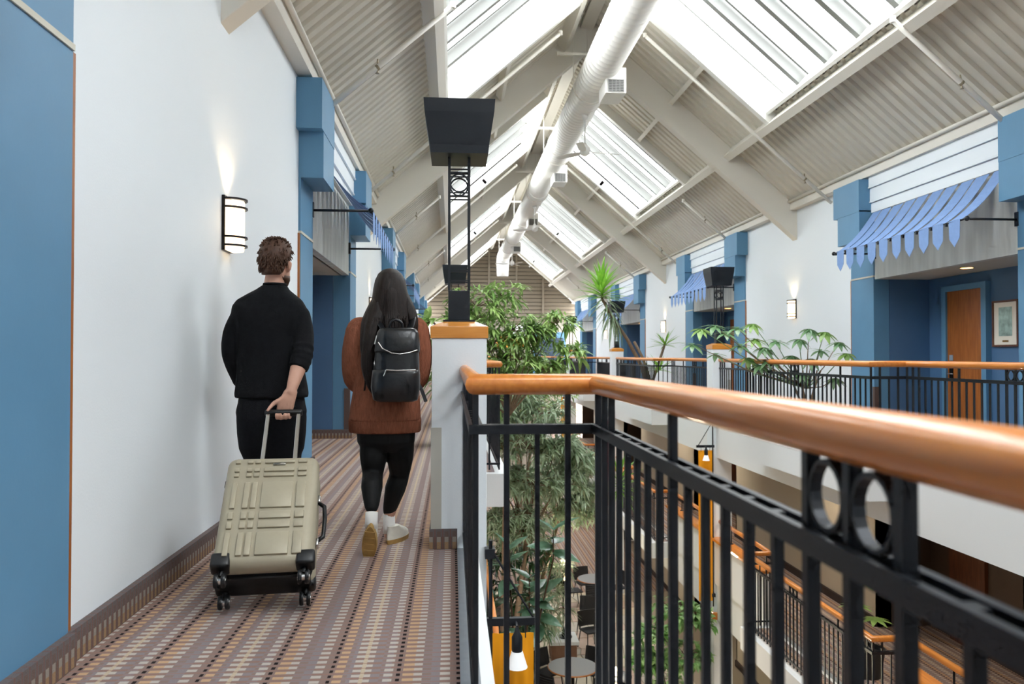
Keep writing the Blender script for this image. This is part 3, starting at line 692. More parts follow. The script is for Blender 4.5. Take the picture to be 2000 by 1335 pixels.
# ================================================================ BANNERS
def banner(mir, k, colour, cname, label, top=-.44, bot=-3.2):
    y = T(k) - .28; b0 = thing('banner', label, 'banner', (2 * MID - .23 if mir else .23, y, top), 'vertical banners on the columns')
    M = mat('banner_' + cname, colour, .7, noise=.03, nscale=6)
    MB(mir).tube([(.235, y, top + .5), (.235, y, bot - .1)], .012, 8).obj('pole', BLACKM, b0)
    for z in (top + .42, bot + .1): MB(mir).box(.2, .26, y - .02, y + .06, z - .03, z + .03).obj('pole_clamp', BLACKM, b0)
    MB(mir).box(.21, .535, y - .018, y + .018, top - .02, top + .025).obj('arm', BLACKM, b0)
    MB(mir).tube([(.235, y, top + .45), (.5, y, top + .02)], .007, 6).obj('stay', BLACKM, b0)
    nb = MB(mir); n = 12; f = lambda i: y + .006 * math.sin(i * 1.9)
    zs = [top - .07 + (bot - top + .07) * j / 14 for j in range(15)]
    fr = [[(.24 + .26 * i / n, f(i), z) for i in range(n + 1)] for z in zs]; bk = [[(p[0], p[1] + .003, p[2]) for p in r] for r in fr]
    nb.loft([fr[j] + bk[j][::-1] for j in range(15)]); nb.obj('cloth', M, b0, smooth=True, auto=R(40))
    for x in (.29, .45):
        MB(mir).tube([(x, y, top - .02), (x, y, top - .1)], .004, 6).obj('hook', BLACKM, b0)
    # small spot lamp on the arm
    MB(mir).lathe((.39, y - .1, top - .15), [(.03, 0), (.033, .02), (.033, .09), (.018, .12), (.01, .15)], 14).obj('lamp_body', BLACKM, b0, smooth=True, auto=R(40))
    MB(mir).lathe((.39, y - .1, top - .24), [(.064, 0), (.06, .01), (.034, .095)], 16).obj('lamp_shade', mat('frosted_shade', '#eef0f2', .3, emit='#ffffff', estr=.15), b0, smooth=True, auto=R(40))
    MB(mir).tube([(.39, y, top), (.39, y - .1, top)], .009, 6).obj('lamp_bracket', BLACKM, b0)
banner(False, 0, '#f7a400', 'yellow', 'yellow banner with small spot lamp just below the nearest white column')
banner(True, 1, '#f7a400', 'yellow', 'tall narrow yellow banner on the column across the atrium')
banner(True, 2, '#b8102c', 'red', 'red banner farther down the far row of columns')
banner(True, 3, '#f7a400', 'yellow', 'distant yellow banner seen beyond the weeping fig')
# ================================================================ PLANTS
def leafmat(name, col, col2, rough=.35, tr=.3):
    m = bpy.data.materials.new(name); m.use_nodes = True; nt = m.node_tree; b = nt.nodes['Principled BSDF']; out = nt.nodes['Material Output']
    g = nt.nodes.new('ShaderNodeTexCoord'); n = nt.nodes.new('ShaderNodeTexNoise'); n.inputs['Scale'].default_value = 5; nt.links.new(g.outputs['Object'], n.inputs['Vector'])
    r = nt.nodes.new('ShaderNodeValToRGB'); r.color_ramp.elements[0].position = .35; r.color_ramp.elements[1].position = .65
    r.color_ramp.elements[0].color = srgb(col); r.color_ramp.elements[1].color = srgb(col2)
    nt.links.new(n.outputs[0], r.inputs[0]); nt.links.new(r.outputs[0], b.inputs['Base Color']); b.inputs['Roughness'].default_value = rough
    t = nt.nodes.new('ShaderNodeBsdfTranslucent'); nt.links.new(r.outputs[0], t.inputs[0]); mx = nt.nodes.new('ShaderNodeMixShader'); mx.inputs[0].default_value = tr
    nt.links.new(b.outputs[0], mx.inputs[1]); nt.links.new(t.outputs[0], mx.inputs[2]); nt.links.new(mx.outputs[0], out.inputs[0])
    MATS[name] = m; return m
LFIG = leafmat('fig_leaf', '#6d9545', '#b4cf82')
LGREY = leafmat('grey_green_leaf', '#8aa37c', '#c3d0b4', .4)
LDARK = leafmat('dark_green_leaf', '#1f3d24', '#3c6335', .3, .15)
LRUB = leafmat('rubber_leaf', '#35593f', '#6f9078', .22, .1)
LSCH = leafmat('schefflera_leaf', '#4f7d4a', '#a3bd97', .3)
LDRA = leafmat('dracaena_leaf', '#5f9a2c', '#93c04a', .35, .35)
LDRY = leafmat('dull_dracaena_leaf', '#5f7a54', '#9aac8c', .5)
LPOT = leafmat('pothos_leaf', '#548a3a', '#a9c98c', .35)
BARK = mat('grey_brown_bark', '#8a7560', .9, noise=.2, nscale=20, bump=.3, bscale=40)
BARKD = mat('dark_bark', '#5c4636', .9, noise=.2, nscale=20)
SOIL = mat('potting_soil', '#33271f', .95, noise=.3, nscale=40, bump=.5, bscale=60)
POT = mat('black_planter', '#1f2123', .5)
TERRA = mat('clay_planter', '#8d6a55', .7, noise=.08)
def leaf(b, base, d, L, W, droop=.3, n=3, fold=.25):
    base = Vector(base); d = Vector(d).normalized(); sd = d.cross(Vector((0, 0, 1)))
    if sd.length < .05: sd = Vector((1, 0, 0))
    sd.normalize(); up = sd.cross(d).normalized(); vs = []; fs = []
    for i in range(n + 1):
        t = i / n; p = base + d * (L * t) + Vector((0, 0, -1)) * (droop * L * t * t); w = W * .5 * (math.sin(math.pi * (.08 + .92 * t) ** .8) if i < n else 0.02)
        vs += [p - sd * w + up * (w * fold), p, p + sd * w + up * (w * fold)]
    for i in range(n):
        for j in (0, 1): fs.append((i * 3 + j, i * 3 + j + 1, i * 3 + j + 4, i * 3 + j + 3))
    b.add(vs, fs)
def rdir(r, up=0.0):
    a = r.uniform(0, 2 * math.pi); z = r.uniform(-.6, .9) + up
    return Vector((math.cos(a), math.sin(a), z)).normalized()
def fig_tree(name, label, base, spots, leafm, L, W, twigs, per, seed, trunk_r=.06, stems=1, bark=BARK, cat='tree'):
    r = random.Random(seed); t = thing(name, label, cat, base); bx, by, bz = base
    fo = MB(); br = MB()
    top = Vector((sum(s[0] for s in spots) / len(spots), sum(s[1] for s in spots) / len(spots), min(s[2] for s in spots) - .2)); b0 = Vector(base)
    for i in range(stems):
        o = Vector((r.uniform(-.25, .25), r.uniform(-.25, .25), 0)) if stems > 1 else Vector((0, 0, 0))
        MB().tube([b0 + o, b0.lerp(top, .4) + o * .8 + Vector((.04, 0, 0)), b0.lerp(top, .8) + o * .3, top], [trunk_r, trunk_r * .85, trunk_r * .65, trunk_r * .45], 8).obj('trunk', bark, t, smooth=True)
    for sx, sy, sz, sr in spots:
        c = Vector((sx, sy, sz)); mid = top.lerp(c, .5) + Vector((0, 0, .12))
        br.tube([top, mid, c], [trunk_r * .4, trunk_r * .25, trunk_r * .12], 5)
        for q in range(twigs):
            d = rdir(r, .15); p = c + Vector((d.x * sr, d.y * sr, d.z * sr * .8)) * r.uniform(.45, 1.05)
            if q % 3 == 0: br.tube([c, c.lerp(p, .6) + Vector((0, 0, .05)), p], [.008, .006, .004], 4)
            for e in range(per):
                ld = (d * .8 + rdir(r, -.1)).normalized(); s = r.uniform(.7, 1.2)
                leaf(fo, p + rdir(r) * .04, ld, L * s, W * s, r.uniform(.25, .7), 3)
    br.obj('branches', bark, t, smooth=True); fo.obj('foliage', leafm, t, kind='stuff')
    return t
planter = thing('planter_bed', 'low stone-edged planter bed on the atrium ground floor holding the trees', 'planter', (1.0, 15, -5.8))
for a in ((.2, 1.5, 11.5, 11.62), (.2, 1.5, 20.9, 21.02), (.2, .32, 11.62, 20.9), (1.38, 1.5, 11.62, 20.9)): MB().box(*a, -5.8, -5.32).obj('planter_wall', mat('pink_stone', '#a98f86', .7, noise=.08), planter)
MB().box(.32, 1.38, 11.62, 20.9, -5.75, -5.4).obj('soil', SOIL, planter)
fig_tree('weeping_fig', 'tall weeping fig with bright drooping leaves rising behind the nearest white column', (.85, 12.6, -5.4),
         [(.38, 13, 2.0, .42), (.6, 13, 1.75, .4), (.5, 13, 1.0, .4), (1.15, 13, 1.55, .35), (.84, 13.1, 2.15, .4), (.2, 13, 1.7, .4), (.97, 13, 1.6, .45), (1.39, 13, 1.45, .35), (1.72, 13, 1.72, .3), (1.95, 13, 1.2, .28), (.63, 12.9, 1.35, .45), (1.1, 13, 1.12, .4), (.35, 13, 1.2, .4), (.8, 13.2, .75, .45), (.4, 13, .4, .45), (1.5, 13, .95, .25)], LFIG, .21, .048, 30, 7, 3, .05, 2)
fig_tree('small_leaved_fig', 'denser small-leaved fig tree behind the weeping fig', (1.3, 16.6, -5.4),
         [(1.55, 17, 1.1, .5), (1.95, 17, .85, .5), (2.2, 17.1, .45, .45), (1.5, 17, .5, .5), (1.2, 16.9, .8, .5), (1.85, 17, .1, .55)], LFIG, .1, .04, 60, 8, 5, .05, 1)
fig_tree('grey_green_fig', 'grey-green narrow-leaved fig filling the middle of the atrium below gallery level', (1.1, 14.6, -5.4),
         [(.75, 15, .1, .5), (1.2, 15.2, .35, .5), (1.75, 15.2, .05, .5), (.8, 15, -.5, .55), (1.4, 15, -.55, .6), (2.0, 15.3, -.6, .45), (.85, 15, -1.15, .55), (1.5, 15, -1.25, .6), (1.0, 14.8, -1.9, .5), (2.1, 15.4, -1.3, .45), (1.3, 15, -2.2, .5), (2.4, 15.6, -.9, .4)], LGREY, .22, .042, 64, 9, 8, .06, 3)
fig_tree('low_willow_fig', 'lower grey-green fig spreading above the cafe tables', (1.3, 18.4, -5.4),
         [(1.6, 18.2, -1.9, .6), (2.2, 18.2, -1.6, .6), (2.7, 18.3, -2.0, .55), (2.9, 18.5, -1.5, .5), (2.2, 18.4, -2.5, .6), (3.0, 18.6, -2.5, .5), (3.2, 18.6, -2.0, .45), (2.5, 18.4, -1.0, .5), (1.4, 18, -2.6, .55)], LGREY, .24, .044, 60, 9, 11, .06, 3)
fig_tree('dark_understory_shrub', 'dark green shrub in the planter bed beneath the figs', (.95, 17.2, -5.4),
         [(.7, 16, -2.9, .6), (1.3, 17, -3.1, .6), (1.0, 16, -3.7, .6), (1.9, 18.4, -3.4, .5), (2.1, 18.8, -4.2, .5), (1.5, 16.5, -4.3, .5)], LDARK, .24, .05, 36, 8, 13, .03, 3, BARKD, 'shrub')
fig_tree('feathery_palm', 'feathery green palm beside the lamp on the white plinth', (1.25, 17.9, -5.4),
         [(2.15, 17.9, -4.1, .3), (2.3, 18, -4.6, .32), (2.05, 17.7, -4.8, .3), (2.4, 18.1, -3.7, .25), (1.75, 17.4, -4.9, .3)], LGREY, .3, .03, 22, 8, 17, .02, 3, BARKD, 'plant')
fig_tree('distant_fig', 'farther fig tree near the end of the atrium', (2.2, 27, -5.8),
         [(1.6, 27, .6, .8), (2.4, 27.2, .3, .8), (2.0, 27, -.6, .9), (2.9, 27, -.8, .7), (2.3, 27.1, -1.8, .9)], LFIG, .24, .06, 34, 8, 19, .08, 2)
fig_tree('potted_pothos', 'bushy light green pothos in a planter at the foot of the column across the atrium', (3.9, 13.9, -5.0),
         [(3.5, 13.7, -3.7, .38), (3.9, 13.8, -3.35, .4), (4.25, 13.9, -3.5, .35), (3.6, 13.7, -4.2, .4), (4.1, 13.8, -4.1, .4), (3.3, 13.7, -4.1, .3), (3.8, 13.7, -4.7, .4)], LPOT, .13, .075, 46, 6, 23, .02, 2, BARKD, 'plant')
MB().lathe((3.9, 13.9, -5.8), [(.26, 0), (.34, .5), (.37, .78), (.37, .82), (.33, .82), (.31, .74)], 20).obj('plant_tub', TERRA, bpy.data.objects['potted_pothos'], smooth=True, auto=R(40))
fig_tree('rail_side_bush', 'leafy green plant on the couple\'s gallery, seen between woman and column', (-.1, 10.6, .42),
         [(-.16, 10.6, 1.35, .25), (-.2, 10.6, 1.0, .22), (-.12, 10.6, .8, .22), (-.22, 10.6, 1.6, .16)], LFIG, .26, .09, 9, 4, 29, .02, 2, BARKD, 'plant')
MB().lathe((-.1, 10.6, 0), [(.1, 0), (.13, .36), (.14, .42), (.12, .42), (.115, .38)], 18).obj('plant_pot', POT, bpy.data.objects['rail_side_bush'], smooth=True, auto=R(40))

# one mesh per kind of large leaf, shared by every leaf object
def leaf_mesh(L, W, droop, n, fold, m, name):
    b = MB(); leaf(b, (0, 0, 0), (0, 1, 0), L, W, droop, n, fold); o = b.obj('tmp', m); me = o.data; me.shade_smooth(); bpy.data.objects.remove(o)
    return me
ME_RUB = leaf_mesh(.36, .19, .12, 5, .18, LRUB, 'rubber')
ME_SCH = leaf_mesh(.25, .088, .22, 4, .1, LSCH, 'schefflera')
ME_SCHL = leaf_mesh(.25, .088, .22, 4, .1, LFIG, 'schefflera_young')
ME_DRA = leaf_mesh(.75, .075, .15, 6, .4, LDRA, 'dracaena')
ME_DRD = leaf_mesh(.8, .055, .42, 7, .3, LDRY, 'dracaena_old')
def put_leaf(name, me, base, d, parent, s=1.0, roll=0.0):
    o = bpy.data.objects.new(name, me); COL.objects.link(o); o.parent = parent; o.location = Vector(base) - wloc(parent)
    d = Vector(d).normalized(); az = math.atan2(-d.x, d.y); el = math.asin(max(-1, min(1, d.z)))
    o.rotation_euler = (Matrix.Rotation(az, 3, 'Z') @ Matrix.Rotation(el, 3, 'X') @ Matrix.Rotation(roll, 3, 'Y')).to_euler(); o.scale = (s, s, s)
    return o
r = random.Random(41)
rp = thing('rubber_plant', 'rubber plant with large glossy dark leaves beside the yellow banner', 'plant', (.85, 10.9, -5.8))
for tip in ((1.38, 10.9, -1.2), (.78, 10.9, -1.45), (.55, 10.8, -2.05), (1.05, 10.9, -1.85), (1.2, 11, -2.1), (.62, 10.7, -2.6)):
    v = Vector(tip); MB().tube([(.85 + r.uniform(-.1, .1), 10.9, -5.4), (.9, 10.9, -3.6), v - Vector((0, 0, .4)), v], [.022, .018, .011, .007], 6).obj('stem', BARKD, rp, smooth=True)
    for i in range(6 if tip[0] > 1.25 else 8):
        a = i * 2.4 + r.uniform(-.3, .3); h = .0 if i < 2 else -.06 * i
        put_leaf('leaf', ME_RUB, v + Vector((0, 0, h)), (math.cos(a), math.sin(a), .75 - .16 * i + r.uniform(-.15, .15)), rp, r.uniform(.8, 1.15), r.uniform(-.5, .5))
MB().lathe((.85, 10.9, -5.8), [(.2, 0), (.28, .4), (.3, .5), (.26, .5), (.25, .42)], 18).obj('pot', TERRA, rp, smooth=True, auto=R(40))
# schefflera across the atrium
sf = thing('umbrella_plant', 'umbrella plant with fan-shaped compound leaves arching over the opposite handrail', 'plant', (5.15, 11.2, 0))
MB().lathe((5.15, 11.2, 0), [(.17, 0), (.22, .3), (.24, .36), (.2, .36), (.19, .3)], 18).obj('pot', POT, sf, smooth=True, auto=R(40))
SPOTS = [(1368, 642), (1395, 636), (1418, 650), (1440, 640), (1470, 632), (1352, 672), (1398, 692), (1446, 674), (1474, 662), (1492, 678), (1514, 666), (1502, 702), (1462, 698), (1546, 694), (1560, 662), (1580, 642), (1610, 648), (1602, 684), (1566, 728), (1638, 668), (1652, 690), (1632, 738), (1484, 712), (1585, 700)]
hub = Vector((5.1, 11.2, .72))
for s_ in range(5):
    a = s_ * 1.3; MB().tube([(5.15 + .05 * math.cos(a), 11.2 + .05 * math.sin(a), .3), (5.1 + .1 * math.cos(a), 11.2 + .1 * math.sin(a), .6), (5.08 + .22 * math.cos(a + .5), 11.2 + .15 * math.sin(a), .98)], [.02, .017, .012], 6).obj('stem', BARK, sf, smooth=True)
for i, (px, py) in enumerate(SPOTS):
    c = wpx(px, py, 11.1 + r.uniform(-.35, .25))
    mid = hub.lerp(c, .55) + Vector((0, 0, -.06))
    MB().tube([hub, mid, c], [.011, .008, .004], 5).obj('leaf_stalk', BARK if i % 2 else LSCH, sf, smooth=True)
    tilt = r.uniform(-.5, -.02); a0 = r.uniform(0, 6)
    for j in range(8):
        a = a0 + j * 2 * math.pi / 8; put_leaf('leaflet', ME_SCHL if i % 4 == 0 else ME_SCH, c, (math.cos(a), math.sin(a), tilt + .38 * math.sin(a)), sf, r.uniform(.75, 1.0))
# dracaena leaning over the opposite railing
dr_ = thing('dracaena', 'tall dracaena leaning over the opposite railing with spiky bright green crown', 'plant', (5.15, 20.6, 0))
MB().lathe((5.15, 20.6, 0), [(.22, 0), (.28, .4), (.3, .46), (.26, .46), (.25, .4)], 18).obj('pot', POT, dr_, smooth=True, auto=R(40))
cr = Vector((3.86, 20.4, 2.75))
MB().tube([(5.1, 20.6, .4), (4.95, 20.6, .9), (4.55, 20.5, 1.6), (4.15, 20.4, 2.15), cr - Vector((0, 0, .1)), cr + Vector((0, 0, .25))], [.06, .055, .045, .04, .035, .03], 8).obj('stem', BARK, dr_, smooth=True)
MB().tube([(5.2, 20.6, .4), (5.0, 20.65, 1.1), (4.75, 20.6, 1.55)], [.05, .04, .035], 8).obj('stem', BARK, dr_, smooth=True)
MB().tube([(5.2, 20.6, .4), (5.5, 20.7, 1.2), (5.6, 20.7, 1.5)], [.04, .035, .03], 8).obj('stem', BARK, dr_, smooth=True)
for i in range(64):
    a = i * 2.399; e = 1.5 - 1.5 * (i / 64) + r.uniform(-.12, .12)
    put_leaf('blade', ME_DRA, cr + Vector((0, 0, .25 - .35 * i / 64)), (math.cos(a) * math.cos(e), math.sin(a) * math.cos(e), math.sin(e)), dr_, r.uniform(.85, 1.1))
for i in range(46):
    a = i * 2.399; e = .15 - 1.15 * (i / 46); q = cr.lerp(Vector((4.2, 20.42, 2.05)), i / 46)
    put_leaf('drooping_blade', ME_DRD, q, (math.cos(a) * math.cos(e), math.sin(a) * math.cos(e), math.sin(e)), dr_, r.uniform(.7, 1.05))
for base in ((5.6, 20.7, 1.45), (5.35, 20.3, .8)):
    for i in range(20):
        a = i * 2.399; e = 1.2 - 1.4 * (i / 20); put_leaf('blade', ME_DRA, base, (math.cos(a) * math.cos(e), math.sin(a) * math.cos(e), math.sin(e)), dr_, r.uniform(.5, .8))
# yucca in the storey below, behind the railing
yl = thing('lower_yucca', 'upright spiky plant in the atrium seen through the railing near the red banner', 'plant', (3.3, 15.6, -5.8))
MB().tube([(3.3, 15.6, -5.4), (3.25, 15.6, -3), (3.3, 15.6, -1.3)], [.05, .045, .035], 8).obj('stem', BARK, yl, smooth=True)
for i in range(40):
    a = i * 2.399; e = 1.3 - 2.1 * (i / 40); put_leaf('blade', ME_DRA, (3.3, 15.6, -1.2 - .3 * i / 40), (math.cos(a) * math.cos(e), math.sin(a) * math.cos(e), math.sin(e)), yl, r.uniform(.55, .85))
MB().lathe((3.3, 15.6, -5.8), [(.2, 0), (.26, .4), (.28, .46), (.24, .46), (.23, .4)], 18).obj('pot', POT, yl, smooth=True, auto=R(40))
lp = thing('lower_umbrella_plant', 'small leafy potted plant behind the railing one storey down, opposite side', 'plant', (5.3, 9.9, -2.9))
MB().lathe((5.3, 9.9, -2.9), [(.16, 0), (.21, .3), (.22, .36), (.19, .36), (.18, .3)], 16).obj('pot', POT, lp, smooth=True, auto=R(40))
MB().tube([(5.3, 9.9, -2.6), (5.25, 10.0, -2.0), (5.2, 10.2, -1.5)], [.02, .015, .008], 6).obj('stem', BARK, lp)
for c in ((5.2, 10.2, -1.5), (5.3, 10.0, -1.75), (5.15, 9.9, -2.0), (5.35, 9.8, -2.15)):
    a0 = r.uniform(0, 6)
    for j in range(8): put_leaf('leaflet', ME_SCHL, c, (math.cos(a0 + j * .785), math.sin(a0 + j * .785), .05), lp, .9)

# ================================================================ ATRIUM FURNITURE
TOPG = mat('grey_laminate', '#8b8d8e', .4); EDGE = mat('wood_edge', '#b5713a', .4); CHB = mat('black_wicker', '#1c1d20', .5, bump=.3, bscale=120)
def table():
    t = thing('cafe_table', cat='table')
    MB().lathe((0, 0, .735), [(.5, -.03), (.507, -.024), (.507, -.004), (.5, 0)], 40).obj('edge_band', EDGE, t, local=True, smooth=True, auto=R(40))
    MB().lathe((0, 0, .738), [(.495, -.02), (.495, 0)], 40).obj('table_top', TOPG, t, local=True, smooth=True, auto=R(40))
    MB().lathe((0, 0, 0), [(.05, .02), (.035, .06), (.035, .7), (.08, .705)], 14).obj('pedestal', BLACKM, t, local=True, smooth=True, auto=R(40))
    for i in range(4):
        a = i * math.pi / 2 + .6; MB().tube([(0, 0, .05), (math.cos(a) * .3, math.sin(a) * .3, .018)], [.025, .018], 6).obj('foot', BLACKM, t, local=True)
    return t
def chair():
    c = thing('cafe_chair', cat='chair')        # faces +y
    MB().box(-.22, .22, -.2, .22, .43, .465).obj('seat', CHB, c, local=True, bevel=.012)
    b = MB(); n = 9; rows = []
    for z, yy in ((.5, -.2), (.62, -.225), (.75, -.25), (.85, -.27)):
        rows.append([(.235 * math.sin((j / (n - 1) - .5) * 2.0) / math.sin(1), yy + .09 * (1 - math.cos((j / (n - 1) - .5) * 2.0)) , z) for j in range(n)])
    rings = [r_ + [(p[0], p[1] - .02, p[2]) for p in reversed(r_)] for r_ in rows]; b.loft(rings); b.obj('backrest', CHB, c, local=True)
    w = MB()
    for z, yy in ((.55, -.21), (.6, -.22), (.65, -.232), (.7, -.242), (.75, -.252), (.8, -.262)):
        w.tube([(.235 * math.sin((j / (n - 1) - .5) * 2.0) / math.sin(1), yy + .09 * (1 - math.cos((j / (n - 1) - .5) * 2.0)) - .022, z) for j in range(n)], .009, 4)
    w.obj('woven_bands', mat('wicker_band', '#34363b', .5), c, local=True)
    for sx in (-1, 1):
        for sy in (-1, 1): MB().tube([(sx * .19, sy * .17, .44), (sx * .23, sy * .24, 0)], [.014, .011], 6).obj('leg', BLACKM, c, local=True)
        MB().tube([(sx * .21, -.18, .44), (sx * .225, -.22, .6), (sx * .23, -.25, .85)], .012, 6).obj('back_post', BLACKM, c, local=True)
    return c
t0 = table(); c0 = chair()
tabs = [((2.42, 16.0), 'grey round cafe table nearest on the ground floor, below the railing'), ((4.0, 22.2), 'farther grey round cafe table on the ground floor')]
seats = [(0, 2.3, 'black woven chair at the left rear of the nearest cafe table'), (0, .85, 'black woven chair at the right rear of the nearest cafe table'), (0, -1.0, 'black woven chair on the near right side of the nearest cafe table'), (0, 3.9, 'black woven chair on the near left side of the nearest cafe table'),
         (1, 3.3, 'black chair at the left of the farther cafe table'), (1, 4.5, 'black chair turned out before the farther cafe table'), (1, 1.9, 'black chair behind the farther cafe table'), (1, .2, 'black chair at the right of the farther cafe table')]
for i, ((x, y), lab) in enumerate(tabs):
    t = t0 if i == 0 else copy_tree(t0); t.location = (x, y, -5.796); t['label'] = lab; t['group'] = 'ground floor cafe tables'
for i, (ti, a, lab) in enumerate(seats):
    (x, y), _ = tabs[ti]; c = c0 if i == 0 else copy_tree(c0); d = .66
    c.location = (x + d * math.cos(a), y + d * math.sin(a), -5.796); c.rotation_euler = (0, 0, math.atan2(math.cos(a), -math.sin(a)) if False else a + math.pi / 2); c['label'] = lab; c['group'] = 'ground floor cafe chairs'
c = copy_tree(c0, (3.3, 18.9, -5.796), R(200), 'black chair standing alone beside the white plinth'); c2 = copy_tree(c0, (3.4, 20.0, -5.796), R(160), 'black chair behind the one beside the white plinth')
def lamp_post():
    l = thing('lamp_post', cat='lamp')
    MB().lathe((0, 0, 0), [(.16, 0), (.16, .02), (.09, .03), (.07, .16), (.06, .2)], 18).obj('base', BLACKM, l, local=True, smooth=True, auto=R(40))
    for i in range(4):
        a = i * math.pi / 2 + math.pi / 4; MB().tube([(.065 * math.cos(a), .065 * math.sin(a), .05), (.065 * math.cos(a), .065 * math.sin(a), 1.62)], .011, 6).obj('post', BLACKM, l, local=True)
    for z in (.5, .95, 1.3): MB().lathe((0, 0, z), [(.06, 0), (.075, 0), (.075, .015), (.06, .015)], 14).obj('collar', BLACKM, l, local=True)
    MB().lathe((0, 0, 1.32), [(.045, 0), (.045, .26)], 14).obj('glass_tube', mat('lit_glass', '#fff0d0', .3, emit='#ffd9a0', estr=7), l, local=True, smooth=True, auto=R(40))
    MB().lathe((0, 0, 1.62), [(.2, 0), (.24, .02), (.2, .04), (.08, .05)], 20).obj('top_disc', BLACKM, l, local=True, smooth=True, auto=R(40))
    MB().lathe((0, 0, 1.67), [(.07, 0), (.075, .06), (.05, .09)], 14).obj('top_globe', mat('lit_globe', '#fff6e0', .3, emit='#fff0d0', estr=7), l, local=True, smooth=True)
    return l
l0 = lamp_post(); l0.location = (2.62, 18.5, -5.35); LP = []
for lx, ly in ((2.62, 18.5), (2.5, 12.1)):
    L = bpy.data.lights.new('lamp_post_glow', 'POINT'); L.energy = 40; L.color = (1, .85, .62); L.shadow_soft_size = .1; o = bpy.data.objects.new('lamp_post_glow', L); COL.objects.link(o); o.location = (lx, ly, -3.5)
tag(l0, 'black lamp post with lit glass tube on the white plinth', 'lamp', 'atrium lamp posts')
copy_tree(l0, (2.5, 12.1, -5.34), None, 'lit black lamp post low in the picture behind the dense balusters')
for i, (x, y) in enumerate(((2.55, 18.5), (2.5, 12.1))):
    pl = thing('plinth', ('white-topped plinth under the lamp post beside the palm', 'white-topped plinth under the lowest lamp post')[i], 'plinth', (x, y, -5.8), 'lamp plinths')
    MB().box(x - .28, x + .3, y - .3, y + .3, -5.798, -5.43).obj('body', TERRA, pl); MB().box(x - .33, x + .35, y - .35, y + .35, -5.43, -5.352).obj('cap', WALL, pl, bevel=.008)
# ================================================================ SUITCASE
CHAMP = mat('champagne_shell', '#aaa18b', .45, metal=.12, noise=.02, nscale=40); BLKP = mat('black_plastic', '#17181a', .4); CHROME = mat('polished_aluminium', '#d8d8d6', .22, metal=.95)
BLKF = mat('black_zip_fabric', '#15161a', .8)
sw, sl, sd = .455, .66, .25
su = thing('suitcase', 'champagne hard-shell rolling suitcase tilted and pulled by the man', 'suitcase', (0, 0, 0))
def rbox(x0, x1, y0, y1, z0, z1, name, m, par, bev, seg=4, sm=True):
    o = MB().box(x0, x1, y0, y1, z0, z1).obj(name, m, par, local=True)
    md = o.modifiers.new('bevel', 'BEVEL'); md.width = bev; md.segments = seg
    if sm: o.data.shade_smooth()
    return o
front = rbox(-sw / 2, sw / 2, -sd / 2, -.012, 0, sl, 'front_shell', CHAMP, su, .05, 5)
rbox(-sw / 2, sw / 2, .012, sd / 2, 0, sl, 'back_shell', CHAMP, su, .05, 5)
rbox(-sw / 2 + .012, sw / 2 - .012, -.045, .045, .012, sl - .012, 'zip_gusset', BLKF, su, .03, 3)
cols = [(.02, .15), (.225, .285), (.305, .365), (.41, .735), (.775, .87), (.905, .985)]
rows = [(.01, .095), (.145, .178), (.195, .228), (.285, .525), (.56, .622), (.648, .705), (.745, .935)]
for i, (a, b_) in enumerate(cols):
    for j, (c_, d) in enumerate(rows):
        x0, x1, z0, z1 = -sw / 2 + a * sw, -sw / 2 + b_ * sw, sl * (1 - d), sl * (1 - c_)
        if j == 0: z1 = min(z1, sl - .045)
        if i == 0: x0 += .035
        if i == 5: x1 -= .035
        if x1 - x0 < .012 or z1 - z0 < .012: continue
        q = rbox(x0, x1, -sd / 2 - .0105, -sd / 2 + .01, z0, z1, 'relief_panel', CHAMP, front, .0025, 2)
rbox(.0, .062, -sd / 2 - .007, -sd / 2, sl - .075, sl - .052, 'name_plate', mat('plate_grey', '#8d8a80', .3, metal=.6), front, .003, 2)
rbox(.006, .056, -sd / 2 - .0085, -sd / 2 - .006, sl - .071, sl - .056, 'plate_inset', mat('plate_dark', '#6a675f', .3, metal=.6), front, .001, 1)
for s in (-1, 1):
    rbox(s * (sw / 2 - .095) if s < 0 and False else (-sw / 2 - .004 if s < 0 else sw / 2 - .083), (-sw / 2 + .083 if s < 0 else sw / 2 + .004), -sd / 2 - .004, -.05, -.006, .07, 'corner_guard', BLKP, su, .014, 3)
    rbox((-sw / 2 - .003 if s < 0 else sw / 2 - .083), (-sw / 2 + .083 if s < 0 else sw / 2 + .003), .05, sd / 2 + .004, -.006, .06, 'corner_guard', BLKP, su, .02, 3)
    for yy in (-sd / 2 + .045, sd / 2 - .03):
        x = s * (sw / 2 - .045); wv = thing('wheel_caster'); wv.parent = su; wv.location = (x, yy, -.03)
        MB().tube([(0, 0, .03), (0, 0, -.005)], .013, 8).obj('stem', BLKP, wv, local=True)
        for dx in (-.016, .016): MB().lathe((dx, 0, -.022), [(.012, -.009), (.03, -.009), (.033, -.004), (.033, .004), (.03, .009), (.012, .009)], 18, 'X').obj('wheel', BLKP, wv, local=True, smooth=True, auto=R(40))
        MB().lathe((0, 0, -.022), [(.016, -.027), (.016, .027)], 12, 'X').obj('hub', CHROME, wv, local=True)
    x = s * .085
    MB().box(x - .011, x + .011, .055, .073, sl - .05, sl + .48).obj('telescopic_tube', CHROME, su, local=True, bevel=.003)
rbox(-.105, .105, .045, .083, sl + .475, sl + .508, 'grip', BLKP, su, .012, 3)
MB().tube([(sw / 2, -.0, sl * .3), (sw / 2 + .03, 0, sl * .34), (sw / 2 + .035, 0, sl * .5), (sw / 2 + .03, 0, sl * .62), (sw / 2, 0, sl * .66)], .011, 8).obj('side_handle', BLKP, su, local=True, smooth=True)
for z in (.28, .68): rbox(sw / 2 - .005, sw / 2 + .01, -.02, .02, sl * z - .02, sl * z + .02, 'handle_mount', CHROME, su, .004, 2)
